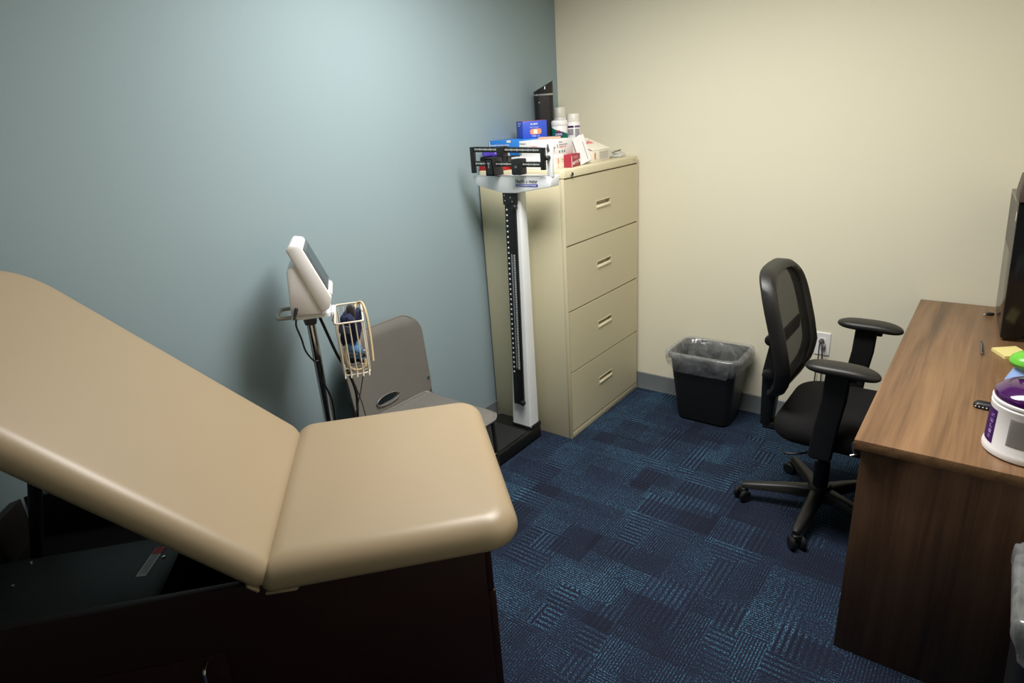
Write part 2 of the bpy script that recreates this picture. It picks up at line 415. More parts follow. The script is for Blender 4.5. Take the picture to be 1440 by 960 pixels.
mlathe('rivet', [(0, 0), (.004, 0), (.004, .001), (0, .0015)], cab_dark, fc, 10, M=Matrix.Translation((X1+.0025, -.075, 1.378)) @ Matrix.Rotation(PI/2, 4, 'Y'))
zt = [1.357, 1.039, .709, .379, .042]
for i in range(4):
    z1, z0 = zt[i]-.004, zt[i+1]+.003
    ya, yb = YN+.014, YF-.014; pc = zt[i]-(.160 if i == 0 else .152)
    ha, hb, za, zb = -.485, -.340, pc-.017, pc+.017
    bm = B(); xf, xb = X1, X1-.02
    ys = [ya, ha, hb, yb]; zs = [z0, za, zb, z1]
    V = [[bm.verts.new((xf, y, z)) for z in zs] for y in ys]
    for a in range(3):
        for b in range(3):
            if (a, b) == (1, 1): continue
            bm.faces.new((V[a][b], V[a+1][b], V[a+1][b+1], V[a][b+1]))
    Bk = {}
    for a, b in ((0, 0), (3, 0), (3, 3), (0, 3)): Bk[(a, b)] = bm.verts.new((xb, ys[a], zs[b]))
    def edge_strip(front, c0, c1):
        bm.faces.new(front + [Bk[c1], Bk[c0]])
    edge_strip([V[a][0] for a in range(4)], (0, 0), (3, 0)); edge_strip([V[3][b] for b in range(4)], (3, 0), (3, 3))
    edge_strip([V[a][3] for a in (3, 2, 1, 0)], (3, 3), (0, 3)); edge_strip([V[0][b] for b in (3, 2, 1, 0)], (0, 3), (0, 0))
    # pocket walls of the finger pull
    q = [V[1][1], V[2][1], V[2][2], V[1][2]]
    qi = [bm.verts.new((X1-.018, y, z)) for y, z in ((ha+.004, za+.004), (hb-.004, za+.004), (hb-.004, zb-.002), (ha+.004, zb-.002))]
    for k in range(4): bm.faces.new((q[k], q[(k+1) % 4], qi[(k+1) % 4], qi[k]))
    bm.faces.new(qi)
    d = fin('drawer', bm, cab_m, fc, 20)
    # raised lip of the pull: slanted catch covering the lower part of the pocket, and slim bezel
    lp = fin('pull_lip', prism(B(), [(X1-.004, za-.002), (X1+.004, za-.002), (X1+.0055, za+.006), (X1-.004, za+.016)], 'y', ha+.002, hb-.002, .001, 1), cab_m, d)
    bz = B()
    for lo_, hi_ in (((X1-.001, ha-.003, za-.003), (X1+.002, hb+.003, za)), ((X1-.001, ha-.003, zb), (X1+.002, hb+.003, zb+.003)), ((X1-.001, ha-.003, za), (X1+.002, ha, zb)), ((X1-.001, hb, za), (X1+.002, hb+.003, zb))): box(bz, lo_, hi_, .0008, 1)
    fin('pull_bezel', bz, cab_m, d)

# ------------------------------------------------------------------ physician scale
sc = thing('physician_scale', 'white and black upright beam physician scale standing against the filing cabinet', 'scale', (0, 0, 0))
bx0, bx1, by0, by1 = .075, .362, -1.225, -.83
fin('platform', rings_mesh(B(), [[(x, y, z) for x, y in rrect((bx1-bx0)/2-i, (by1-by0)/2-i, .02, 5, (bx0+bx1)/2, (by0+by1)/2)] for i, z in ((.006, .006), (0, .012), (0, .062), (.004, .068), (.010, .070))]), black_sat, sc)
fin('tread_mat', rings_mesh(B(), [[(x, y, z) for x, y in rrect(.125, .135, .012, 4, .218, -1.075)] for z in (.069, .0735)]), mat('ribbed_rubber', (24, 25, 24), .7, bump=(250, .5)), sc)
fin('column_foot', rings_mesh(B(), [[(x, y, z) for x, y in rrect(.066-i, .047-i, .010, 4, .288, -.868)] for i, z in ((0, .066), (0, .082), (.006, .088))]), black_sat, sc)
for x, y in ((.1, -1.2), (.335, -1.2), (.1, -.86), (.335, -.86)): mlathe('foot', [(0, 0), (.014, 0), (.014, .008), (0, .008)], black_pl, sc, 12, (x, y, 0))
def crect(cx, cy, hx, hy, z, r=.008): return [(x, y, z) for x, y in rrect(hx, hy, r, 3, cx, cy)]
fin('column', rings_mesh(B(), [crect(.286, -.872, .060, .040, .086), crect(.331, -.880, .032, .026, 1.34)]), white_en, sc)
# measuring rod on the column front
def rod_c(z): tt = (z-.2)/(1.3-.2); return .290+.018*tt, -.921+.012*tt
bm = B(); a, b = rod_c(.215), rod_c(1.315)
rings_mesh(bm, [crect(a[0], a[1], .031, .008, .215, .003), crect(b[0], b[1], .031, .008, 1.315, .003)])
rod = fin('height_rod', bm, black_sat, sc)
for z in (.23, 1.245):
    a = rod_c(z); mlathe('rod_knob', [(0, 0), (.014, 0), (.014, .014), (.01, .018), (0, .018)], black_pl, rod, 16, M=Matrix.Translation((a[0]+.030, a[1]-.004, z)) @ Matrix.Rotation(PI/2, 4, 'X'))
bm = B(); a, b = rod_c(.48), rod_c(1.02)
rings_mesh(bm, [crect(a[0]+.001, a[1]-.0095, .0042, .0012, .42, .0005), crect(b[0]+.001, b[1]-.0095, .0042, .0012, 1.02, .0005)])
fin('sliding_rule', bm, silver, rod)
bm = B()
z = .40
while z < 1.28:
    a = rod_c(z); box(bm, (a[0]-.022, a[1]-.0092, z-.0035), (a[0]-.0145, a[1]-.0078, z+.0035))
    z += .026
z = .42
while z < 1.02:
    a = rod_c(z); box(bm, (a[0]+.010, a[1]-.0092, z-.0012), (a[0]+.020, a[1]-.0078, z+.0012)); z += .0085
fin('rod_marks', bm, ink_white, rod, 0)['kind'] = 'stuff'
bm = B(); a = rod_c(1.29)
box(bm, (a[0]-.035, a[1]-.016, 1.255), (a[0]+.040, a[1]+.012, 1.312), .004); fin('rod_clamp', bm, black_pl, sc)
for dx, z in ((-.022, 1.30), (-.02, 1.275), (.012, 1.29), (.022, 1.272)): mlathe('clamp_screw', [(0, 0), (.0035, 0), (.0035, .001), (0, .002)], silver, sc, 8, M=Matrix.Translation((a[0]+dx, a[1]-.016, z)) @ Matrix.Rotation(PI/2, 4, 'X'))
# beam housing
yh0, yh1 = -.935, -.865
hd = mprism('head_panel', [(.106, 1.388), (.120, 1.345), (.285, 1.311), (.362, 1.312), (.556, 1.342), (.564, 1.390)], 'y', yh0, yh1, white_en, sc, .004)
mprism('pivot_post', [(.543, 1.385), (.566, 1.385), (.568, 1.535), (.558, 1.545), (.543, 1.535)], 'y', yh0, yh0+.022, white_en, sc, .003)
mlathe('pivot_knob', [(0, 0), (.010, 0), (.010, .02), (.006, .024), (0, .024)], black_pl, sc, 14, M=Matrix.Translation((.554, yh0, 1.468)) @ Matrix.Rotation(PI/2, 4, 'X'))
mprism('pointer_bracket', [(.546, 1.500), (.562, 1.500), (.558, 1.525), (.551, 1.525)], 'y', yh0-.006, yh0, silver, sc)
mbox('brand_bar', (.365, yh0-.001, 1.342), (.488, yh0+.001, 1.354), mat('brand_blue', (38, 40, 160), .4), hd, 0)
text('lettering', 'PROFESSIONAL', .112, ink_white, hd, face_M((.4265, yh0-.0013, 1.348), (1, 0, 0), (0, 0, 1)), .0075)
text('lettering', 'Health o meter', .124, ink, hd, face_M((.426, yh0-.0005, 1.3665), (1, 0, 0), (0, 0, 1)), .018, .008)
yb0, yb1 = -.965, -.948
mbox('beam_upright', (.128, yb0, 1.405), (.150, yb1, 1.523), black_sat, sc); mbox('beam_upright', (.528, yb0, 1.418), (.549, yb1, 1.512), black_sat, sc)
prB = lambda n_, za, zb, h: mprism(n_, [(.150, za), (.528, zb), (.528, zb+h), (.150, za+h)], 'y', yb0+.002, yb1-.002, black_sat, sc, .001, 1)
ub = prB('upper_beam', 1.500, 1.489, .024); lb = prB('lower_beam', 1.437, 1.430, .022)
def bar_marks(parent, za, zb, h):
    bm = B()
    for i in range(60):
        x = .160+i*.0061; f = (x-.15)/.378; z = za+(zb-za)*f+h*.55
        hh = .0052 if i % 5 == 0 else .0032
        box(bm, (x-.0016, yb0+.0008, z-hh), (x+.0016, yb0+.0024, z+hh))
    fin('beam_marks', bm, mat('beam_mark_grey', (176, 180, 178), .5), parent, 0)['kind'] = 'stuff'
bar_marks(ub, 1.500, 1.489, .024); bar_marks(lb, 1.437, 1.430, .022)
p1 = mbox('upper_poise', (.298, yb0-.014, 1.480), (.334, yb1+.012, 1.522), black_pl, sc, .003)
p2 = mbox('lower_poise', (.378, yb0-.016, 1.398), (.432, yb1+.016, 1.468), black_pl, sc, .006)
p3 = B(); prism(p3, [(.232, 1.394), (.284, 1.394), (.276, 1.474), (.232, 1.474)], 'y', yb0-.020, yb1+.035, .004)
p3 = fin('heavy_poise', p3, black_pl, sc)
bm = B(); yq = yb0-.0205
out = [(.235, 1.397), (.281, 1.397), (.2735, 1.471), (.235, 1.471)]; cxm, czm = .256, 1.434
inn = [(cxm+(x-cxm)*.80, czm+(z-czm)*.90) for x, z in out]
A = [bm.verts.new((x, yq, z)) for x, z in out]; C = [bm.verts.new((x, yq, z)) for x, z in inn]
for k in range(4): bm.faces.new((A[k], A[(k+1) % 4], C[(k+1) % 4], C[k]))
bmesh.ops.solidify(bm, geom=list(bm.faces), thickness=.0008)
fin('poise_outline', bm, mat('poise_grey', (150, 152, 146), .5), p3, 0)
text('lettering', 'T', .016, mat('poise_grey'), p3, face_M((.254, yq-.0006, 1.441), (1, 0, 0), (0, 0, 1)), .024, .02)
text('lettering', '50', .012, ink_grey, p2, face_M((.405, yb0-.0165, 1.434), (1, 0, 0), (0, 0, 1)))

# ------------------------------------------------------------------ exam table
TO, TR = (1.042, -2.767, 0), R_(48.5)
et = thing('exam_table', 'medical exam table with tan vinyl cushions, raised backrest and dark mahogany base', 'exam table', TO, TR)
hx0, hx1, vy0, vy1, zt_ = -.845, .485, .085, .690, .695
nb = mbox('side_panel', (hx0, vy0, .05), (hx1-.02, vy0+.022, zt_), mahog, et, .002)
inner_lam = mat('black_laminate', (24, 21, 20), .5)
mbox('side_panel', (hx0, vy1-.022, .05), (hx1-.02, vy1, zt_), inner_lam, et, .002)
mbox('end_panel', (hx0, vy0+.022, .05), (hx0+.022, vy1-.022, zt_), inner_lam, et, .002)
mbox('end_panel', (hx1-.02, vy0+.003, .05), (hx1-.001, vy1-.003, .545), mahog, et, .002)
mbox('apron', (hx1-.02, vy0+.003, .549), (hx1-.004, vy1-.003, zt_), mahog, et, .002)
mbox('toe_kick', (hx0+.04, vy0+.05, 0), (hx1-.06, vy1-.04, .052), black_sat, et, .002)
# drawer fronts on the near side with bar handles
d = mbox('drawer', (-.80, vy0-.003, .10), (-.165, vy0, .520), mahog, et, .001)
mtube('handle', smooth_path([(-.205, vy0-.007, .508), (-.205, vy0-.032, .508), (-.205, vy0-.038, .486), (-.205, vy0-.038, .40), (-.205, vy0-.032, .378), (-.205, vy0-.007, .378)], 5), .0045, chrome, d)
# inner deck, seen under the raised back
mbox('deck', (hx0+.022, vy0+.022, .615), (-.31, .44, .63), deck_m, et, .002)
mbox('lower_shelf', (hx0+.022, .44, .545), (-.31, vy1-.022, .56), black_sat, et, .002)
mbox('seat_deck', (-.10, vy0+.01, zt_), (hx1-.02, vy1-.01, .726), mahog_e, et, .002)
mbox('deck_rail', (-.315, vy0+.022, .60), (-.285, vy1-.022, .675), black_sat, et, .003)
mbox('deck_rail', (-.285, vy0+.024, .60), (-.10, vy0+.05, .672), black_sat, et, .003)
st = plate('warning_sticker', (-.378, .335, .6305), (.12, 1, 0), (-1, .12, 0), .115, .026, card_w, et)
plate('sticker_band', (-.372, .377, .6310), (.12, 1, 0), (-1, .12, 0), .028, .026, ink_red, et)
for k in (-.006, .0, .006): plate('sticker_line', (-.380+k, .325, .6310), (.12, 1, 0), (-1, .12, 0), .075, .002, ink_grey, et)
for x, y in ((-.35, .345), (-.70, .33), (-.70, .42)):
    mlathe('screw', [(0, 0), (.005, 0), (.004, .003), (0, .004)], chrome, et, 10, (x, y, .63))
# hinged back
BA = R_(43.5); HP = Vector((-.029, 0, .734))
def back_M(): # local: x along the back away from hinge, y across, z out of the pad
    ex = Vector((-math.cos(BA), 0, math.sin(BA))); ez = Vector((math.sin(BA), 0, math.cos(BA))); ey = ez.cross(ex)
    return Matrix(((ex.x, ey.x, ez.x, HP.x), (ex.y, ey.y, ez.y, HP.y), (ex.z, ey.z, ez.z, HP.z), (0, 0, 0, 1)))
BM = back_M()
W0, W1 = -.005, .700
bm = cushion(0, .915, -.668, -W0, .062, (.15, .03, .06, .15), .046, .012); bmesh.ops.transform(bm, matrix=BM, verts=bm.verts)
fin('back_cushion', bm, vinyl_tan, et, 60)
bm = box(B(), (.05, -.60, -.018), (.80, -W0-.06, .002), .003, M=BM); fin('back_board', bm, black_sat, et)
bm = cushion(-.030, .550, W0, W1, .076, (.08, .065, .03, .085), .056, .014); bmesh.ops.transform(bm, matrix=Matrix.Translation((0, 0, .727)), verts=bm.verts)
fin('seat_cushion', bm, vinyl_tan, et, 60)
# folded vinyl ends at the hinge corner
fin('vinyl_fold', prism(B(), [(-.022, .004), (.045, .002), (.050, .016), (-.018, .022)], 'z', .7215, .7295, .003, 2), vinyl_tan, et, 60)
bm = prism(B(), [(.008, -.018), (.004, .002), (.034, .003), (.040, -.018)], 'z', -.002, .006, .003, 2)
bmesh.ops.transform(bm, matrix=BM, verts=bm.verts); fin('vinyl_fold', bm, vinyl_tan, et, 60)
# support posts for the back
mtube('support_post', [(-.765, .55, .56), (-.590, .55, 1.225)], .017, dark_met, et, 14)

# ------------------------------------------------------------------ grey stacking chair
gc = thing('stacking_chair', 'grey moulded plastic stacking chair against the blue wall behind the exam table', 'chair', (.33, -1.622, 0)); gc.scale = (1, .91, 1)
def sheet(outline, inner, K, mapf, th):
    """ring-blended sheet between an inner loop (hole or point) and an outline, mapped to 3D and thickened"""
    bm = B(); n = len(outline); V = []
    for k in range(K+1):
        f = k/K
        V.append([bm.verts.new(mapf(i[0]*(1-f)+o[0]*f, i[1]*(1-f)+o[1]*f)) for i, o in zip(inner, outline)])
    for A, C in zip(V[:-1], V[1:]):
        for j in range(n): bm.faces.new((A[j], A[(j+1) % n], C[(j+1) % n], C[j]))
    bmesh.ops.remove_doubles(bm, verts=bm.verts, dist=1e-5)
    bmesh.ops.recalc_face_normals(bm, faces=bm.faces)
    bmesh.ops.solidify(bm, geom=list(bm.faces), thickness=th)
    return bm
def polar_outline(fn, c, n):
    return [fn(2*PI*k/n) for k in range(n)]
def back_outline(n=72):
    # (y,z) loop: wide rounded top, slightly narrower bottom
    pts = rrect(.250, .205, .085, 12, 0, .625)
    return [((y*(1-.05*max(0, (.6-z)/.2))), z + .012*(1-(y/.25)**2)*(1 if z > .7 else 0)) for y, z in pts]
ob = back_outline(); no = len(ob)
def loop_like(outl, c, a, b):
    res = []
    for y, z in outl:
        an = math.atan2((z-.625)/.205, y/.25); res.append((c[0]+a*math.cos(an), c[1]+b*math.sin(an)))
    return res
slot = loop_like(ob, (-.03, .508), .072, .020)
def back_map(y, z):
    x = -.205 - .20*(z-.44)*(.55 if z > .44 else .3)
    e = (abs(y)/.25)**2; x += .030*e                    # sides wrap forward
    d = max(0, (z-.80)/.03); x -= .012*d*d if d < 2 else 0   # rolled top edge
    dx = max(0, .5-abs(y)/.25)
    return (x, y, z)
bk = fin('backrest', sheet(ob, slot, 14, back_map, .009), grey_pl, gc, 60)
# slot lip
lipp = [Vector(back_map(y, z))+Vector((.006, 0, 0)) for y, z in [(-.03+.074*math.cos(2*PI*k/40), .508+.022*math.sin(2*PI*k/40)) for k in range(40)]]
fin('slot_rim', tube(B(), lipp, .003, 6, True), grey_pl, bk, 60)
# rolled rim around the back
rim = [Vector(back_map(y*.985, .625+(z-.625)*.985))+Vector((-.006, 0, 0)) for y, z in ob]
fin('back_rim', tube(B(), rim, .006, 6, True), grey_pl, bk, 60)
def seat_map(x, y):
    e = (abs(y)/.245)**3
    z = .452 + .012*e - .012*(1-e)*math.exp(-((x-.0)/.15)**2)
    if x > .16: z -= (x-.16)**2*3.2
    if x < -.16: z += (-.16-x)**2*6
    z -= .03*max(0, abs(y)-.21)/.03
    return (x, y, z)
so = [(x + (.018*(1-(y/.23)**2) if x > .1 else 0), y) for x, y in rrect(.215, .238, .06, 10, .02, 0)]
si = [(.02, 0)]*len(so); si = [(.02+.002*math.cos(i), .002*math.sin(i)) for i in [2*PI*k/len(so) for k in range(len(so))]]
st_ = fin('seat', sheet(so, si, 16, seat_map, .010), grey_pl, gc, 60)
rim = [Vector(seat_map(x*.99, y*.985))-Vector((0, 0, .004)) for x, y in so]
fin('seat_rim', tube(B(), rim, .0085, 6, True), grey_pl, st_, 60)
for s in (-1, 1):
    mtube('leg', smooth_path([(.12, s*.20, .432), (.175, s*.222, .425), (.190, s*.228, .38), (.205, s*.236, .0)], 4), .0095, grey_dk, gc, 10)
    mtube('leg', smooth_path([(-.10, s*.20, .432), (-.17, s*.225, .41), (-.20, s*.232, .36), (-.235, s*.238, .0)], 4), .0095, grey_dk, gc, 10)
    mtube('back_support', smooth_path([(-.10, s*.215, .425), (-.185, s*.236, .44), (-.196, s*.242, .50), (-.206, s*.243, .575)], 5), .0085, grey_dk, gc, 10)
    mtube('seat_rail', [(.15, s*.20, .430), (-.13, s*.20, .430)], .0095, grey_dk, gc, 10)
    mlathe('back_bolt', [(0, 0), (.008, 0), (.007, .003), (0, .004)], silver, gc, 10, M=Matrix.Translation((-.185, s*.232, .53)) @ Matrix.Rotation(PI/2, 4, 'Y'))
mtube('stretcher', [(.198, -.232, .235), (.198, .232, .235)], .005, chrome, gc, 10)

# ------------------------------------------------------------------ vital signs monitor on a rolling stand
MO, MR = (.21, -2.02, 0), R_(52)
vs_ = thing('rolling_stand', 'chrome pole rolling stand carrying the white vitals monitor beside the blue wall', 'medical stand', MO, MR)
mtube('pole', [(0, 0, .10), (0, 0, 1.03)], .0155, chrome, vs_, 20)
mlathe('pole_collar', [(0, .985), (.021, .985), (.024, 1.0), (.024, 1.028), (0, 1.028)], grey_rub, vs_, 20)
fin('tray', rings_mesh(B(), [[(x, y, z) for x, y in rrect(.066, .085, .012, 4, .012, 0)] for z in (1.028, 1.040)]), white_en, vs_)
hp = [(-.048, -.062, 1.036), (-.085, -.062, 1.036), (-.104, -.045, 1.036), (-.104, .045, 1.036), (-.085, .062, 1.036), (-.048, .062, 1.036)]
mtube('handle', smooth_path(hp, 5), .0075, mat('handle_grey', (176, 172, 164), .4), vs_, 10)
mlathe('hub', [(0, .07), (.035, .07), (.035, .10), (.022, .125), (.018, .15), (0, .15)], dark_met, vs_, 20)
for k in range(5):
    a = R_(20+72*k); c_, s_ = math.cos(a), math.sin(a)
    mtube('base_leg', [(.02*c_, .02*s_, .088), (.20*c_, .20*s_, .066)], [.015, .010], black_pl, vs_, 8)
    cs = fin('caster', lathe(B(), [(0, -.011), (.018, -.011), (.022, -.006), (.022, .006), (.018, .011), (0, .011)], 16, M=Matrix.Translation((.20*c_, .20*s_, .022)) @ Matrix.Rotation(a, 4, 'Z') @ Matrix.Rotation(PI/2, 4, 'X')), black_pl, vs_)
    fin('caster_stem', lathe(B(), [(0, .022), (.006, .022), (.006, .068), (0, .068)], 8, (.20*c_, .20*s_, 0)), dark_met, cs)
vm = thing('vitals_monitor', 'white bedside vital signs monitor tilted back on top of the chrome stand', 'monitor', (MO[0], MO[1], 1.0405), MR)
def zz(l): return [(x, z-1.0405) for x, z in l]
mprism('housing', zz([(-.052, 1.052), (.052, 1.0415), (.060, 1.060), (-.008, 1.225), (-.040, 1.210), (-.047, 1.12)]), 'y', -.096, .096, white_pl, vm, .006)
fin('foot_pad', box(B(), (-.045, -.085, .0), (.048, .085, .012), .002), white_pl, vm)
bez = mprism('front_bezel', zz([(.050, 1.050), (.079, 1.060), (.093, 1.098), (.020, 1.288), (-.012, 1.295), (-.030, 1.279), (-.014, 1.235)]), 'y', -.103, .103, white_pl, vm, .006)
ex = Vector((-.036, 0, .094)); ex = Vector((.020-.093, 0, 1.288-1.098)).normalized(); nrm = Vector((ex.z, 0, -ex.x))
o0 = Vector((.093, 0, 1.098-1.0405))
Ms = face_M(o0, (0, 1, 0), ex)
scr = fin('screen_frame', box(B(), (-.094, .030, -.004), (.094, .190, .0045), .002, M=Ms), mat('screen_bezel_grey', (92, 98, 100), .35), vm)
fin('screen', box(B(), (-.080, .045, .004), (.080, .178, .0055), .0005, 1, M=Ms), mat('screen_glass', (28, 34, 36), .08), scr)
for k in range(5): fin('button', box(B(), (-.085+k*.036, .006, 0), (-.062+k*.036, .020, .007), .002, M=Ms), white_pl, vm)
fin('power_jack', lathe(B(), [(0, 0), (.006, 0), (.006, .02), (.0045, .024), (.0045, .04), (0, .04)], 12, M=Matrix.Translation((-.030, -.097, .034)) @ Matrix.Rotation(R_(20), 4, 'Y') @ Matrix.Rotation(R_(150), 4, 'X')), black_pl, vm)
# power cord, hanging from the jack down to the floor
def mloc(x, y, z=0):
    c_, s_ = math.cos(MR), math.sin(MR); return (MO[0]+c_*x-s_*y, MO[1]+s_*x+c_*y, z)
cd_pts = [mloc(-.034, -.130, 1.046), mloc(-.038, -.128, 1.02), mloc(-.030, -.118, .97), mloc(-.024, -.112, .92), mloc(-.002, -.108, .878), mloc(.012, -.100, .872), mloc(.016, -.090, .83), mloc(.008, -.080, .79), mloc(.022, -.065, .74), mloc(.030, -.058, .68), mloc(.026, -.055, .55), mloc(.03, -.06, .3), mloc(.04, -.07, .05), mloc(.08, -.11, .006)]
tag(mtube('power_cord', smooth_path(cd_pts, 6), .0034, black_pl, None, 8), 'thin black power cord dangling from the white vitals monitor', 'cord')
hose = [mloc(.035, -.03, 1.02), mloc(.045, -.03, .98), mloc(.075, -.03, .86), mloc(.105, -.03, .78), mloc(.12, -.04, .70), mloc(.11, -.05, .60)]
tag(mtube('air_hose', smooth_path(hose, 6), .0055, black_pl, None, 10), 'thick black air hose looping down behind the wire basket', 'hose')
# wire basket (local frame: x forward, y = -side)
wb = thing('wire_basket', 'off-white wire basket hanging on the stand, stuffed with blood pressure cuffs', 'basket', (MO[0], MO[1], 0), MR)
fx0, fx1, sy0, sy1, zb0, zb1 = .093, .187, -.200, .048, .832, 1.03
def rr3(h, z, ins=0): return [(x, y, z) for x, y in rrect((fx1-fx0)/2-ins, (sy1-sy0)/2-ins, .012, 4, (fx0+fx1)/2, (sy0+sy1)/2)]
fin('rim', tube(B(), rr3(0, zb1), .0034, 8, True), offwhite, wb, 60)
fin('bottom_ring', tube(B(), rr3(0, zb0+.006, .004), .0026, 8, True), offwhite, wb, 60)
for k in range(5):     # wires crossing in the side-to-side planes (x varies) - the near short face
    x = fx0+.006+(fx1-fx0-.012)*k/4
    mtube('wire', smooth_path([(x, sy0, zb1), (x, sy0, .90), (x, sy0+.002, zb0+.01), (x, sy0+.014, zb0), (x, sy1-.014, zb0), (x, sy1-.002, zb0+.01), (x, sy1, .90), (x, sy1, zb1)], 3), .0024, offwhite, wb, 6)
for k in range(1, 8):
    y = sy0+(sy1-sy0)*k/8
    mtube('wire', smooth_path([(fx0, y, zb1), (fx0, y, .90), (fx0+.002, y, zb0+.01), (fx0+.010, y, zb0-.002), (fx1-.010, y, zb0-.002), (fx1-.002, y, zb0+.01), (fx1, y, .90), (fx1, y, zb1)], 3), .0022, offwhite, wb, 6)
mbox('mounting_plate', (.080, -.055, .985), (.0915, .035, 1.036), white_en, wb, .001)
for y in (-.045, -.02, .02):
    for z in (1.0, 1.022): mlathe('mount_screw', [(0, 0), (.003, 0), (.003, .003), (0, .003)], black_pl, wb, 8, M=Matrix.Translation((.080, y, z)) @ Matrix.Rotation(-PI/2, 4, 'Y'))
# contents
def cuff(name, label, c, size, rot, material, seed):
    random.seed(seed)
    bm = B(); rings = []
    n = 20; K = 10
    for k in range(K+1):
        v = k/K; z = (v-.5)*size[2]; f = 1-.35*abs(2*v-1)**4
        ring = []
        for j in range(n):
            a = 2*PI*j/n; w_ = 1+.16*math.sin(3*a+seed+2*v)+.08*math.sin(5*a-3*v)
            ring.append((size[0]/2*math.cos(a)*f*w_, size[1]/2*math.sin(a)*f*w_, z+.006*math.sin(4*a+seed)))
        rings.append(ring)
    rings_mesh(bm, rings)
    o = fin(name, bm, material, None, 60, loc=mloc(*c), rot=rot)
    bm = B(); box(bm, (-size[0]*.28, -size[1]*.56, -size[2]*.1), (size[0]*.25, -size[1]*.46, size[2]*.22), .002)
    fin('hook_patch', bm, mat('hook_patch_grey', (96, 104, 130), .9), o)
    return tag(o, label, 'cuff')
cuff('blood_pressure_cuff', 'dark navy blood pressure cuff rolled up nearest the front of the wire basket', (.140, -.162, .998), (.062, .044, .090), (.15, .1, .3), navy, 1)
cuff('blood_pressure_cuff', 'light blue cuff bunched in the middle of the wire basket', (.140, -.152, .912), (.062, .046, .050), (.5, .3, .8), sky, 2)
cuff('blood_pressure_cuff', 'navy cuff pressed against the back of the wire basket', (.140, -.048, .964), (.062, .088, .135), (-.1, .12, .2), navy, 3)
cuff('blood_pressure_cuff', 'black cuff lying at the bottom of the wire basket', (.140, -.080, .862), (.056, .096, .030), (.0, .1, 1.5), black_fab, 4)
tag(fin('oximeter_probe', rings_mesh(B(), [[(x, y, z) for x, y in rrect(.016*f, .010*f, .008, 4)] for f, z in ((.5, -.05), (.9, -.042), (1, 0), (.95, .035), (.5, .046))]), grey_rub, None, 60, loc=mloc(.148, -.118, 1.03), rot=(.3, .1, .9)), 'dark grey sensor probe sticking up from the wire basket', 'sensor')
loopp = [mloc(.155, -.10, 1.03), mloc(.170, -.07, 1.055), mloc(.190, -.08, 1.062), mloc(.200, -.105, 1.03), mloc(.203, -.125, .96), mloc(.202, -.14, .90), mloc(.200, -.15, .862)]
tag(mtube('tan_hose', smooth_path(loopp, 6), .0048, tubing, None, 10), 'tan rubber hose arching over the rim of the wire basket', 'hose')
lp2 = [mloc(.118, -.180, .945), mloc(.110, -.185, .90), mloc(.120, -.188, .862), mloc(.145, -.190, .850), mloc(.168, -.188, .858), mloc(.176, -.182, .885)]
tag(mtube('tan_hose', smooth_path(lp2, 6), .0055, tubing, None, 10), 'tan rubber hose coiled low inside the wire basket', 'hose')
dn = [mloc(.11, -.14, .836), mloc(.125, -.12, .76), mloc(.14, -.10, .66), mloc(.145, -.09, .50), mloc(.13, -.09, .36), mloc(.105, -.10, .40), mloc(.10, -.10, .60), mloc(.14, -.115, .74), mloc(.165, -.13, .832)]
tag(mtube('sensor_cable', smooth_path(dn, 6), .0022, mat('cable_grey', (96, 92, 86), .5), None, 8), 'thin grey cable hanging in a loop below the wire basket', 'cable')

# ------------------------------------------------------------------ waste bins with liners
def waste_bin(name, label, llabel, c, top, bot, h, seed, hem=.80):
    t = thing(name, label, 'waste bin', (c[0], c[1], 0))
    rings = []
    def rg(hx, hy, z, r=.045): rings.append([(x, y, z) for x, y in rrect(hx, hy, r, 6)])
    lerp = lambda f: (bot[0]+(top[0]-bot[0])*f, bot[1]+(top[1]-bot[1])*f)
    rg(bot[0]-.012, bot[1]-.012, .001); rg(bot[0], bot[1], .012)
    for f in (.3, .6, .9): rg(*lerp(f), h*f)
    a = lerp(.985); rg(a[0]+.001, a[1]+.001, h*.93); rg(a[0]+.008, a[1]+.008, h*.935); rg(a[0]+.010, a[1]+.010, h*.992); rg(a[0]+.006, a[1]+.006, h); rg(a[0]-.004, a[1]-.004, h*.995)
    a = lerp(.8); rg(a[0]-.006, a[1]-.006, h*.8); rg(bot[0]-.006, bot[1]-.006, .016)
    fin('bin_body', rings_mesh(B(), rings), black_pl, t, 40)
    # liner: folded over the rim outside, sagging inside
    random.seed(seed); rings = []; n = None
    def lr(hx, hy, z, wob, zw, r=.05, ph=0.):
        R = []
        pts = rrect(hx, hy, r, 10); N_ = len(pts)
        for i, (x, y) in enumerate(pts):
            a_ = 2*PI*i/N_
            q = wob*(math.sin(7*a_+ph)+.6*math.sin(13*a_+2*ph+1)+.5*math.sin(23*a_+3*ph))
            L_ = math.hypot(x, y); R.append((x+x/L_*q, y+y/L_*q, z+zw*(math.sin(3*a_+ph+seed)+.6*math.sin(8*a_+seed*2))))
        rings.append(R)
    tx, ty = top
    lr(tx+.004, ty+.004, h*hem, .004, .014, ph=.1); lr(tx+.012, ty+.012, h*(hem+.04), .003, .008, ph=.5); lr(tx+.017, ty+.017, h*max(.90, hem+.07), .0025, .003, ph=.9)
    lr(tx+.019, ty+.019, h*.965, .0022, .002, ph=1.3); lr(tx+.019, ty+.019, h+.004, .002, .002, ph=1.6); lr(tx+.006, ty+.006, h+.012, .0018, .002, ph=1.9); lr(tx-.012, ty-.012, h+.002, .002, .002, ph=2.1)
    for f, z in ((.86, .85), (.72, .62), (.5, .35), (.2, .15)): a = lerp(f); lr(a[0]-.014, a[1]-.014, h*z, .004, .003, ph=2.3+z)
    lr(bot[0]*.7, bot[1]*.7, .030, .003, .003, ph=3)
    fin('liner', rings_mesh(B(), rings, False, True), film, t, 80)['label'] = llabel
    return t
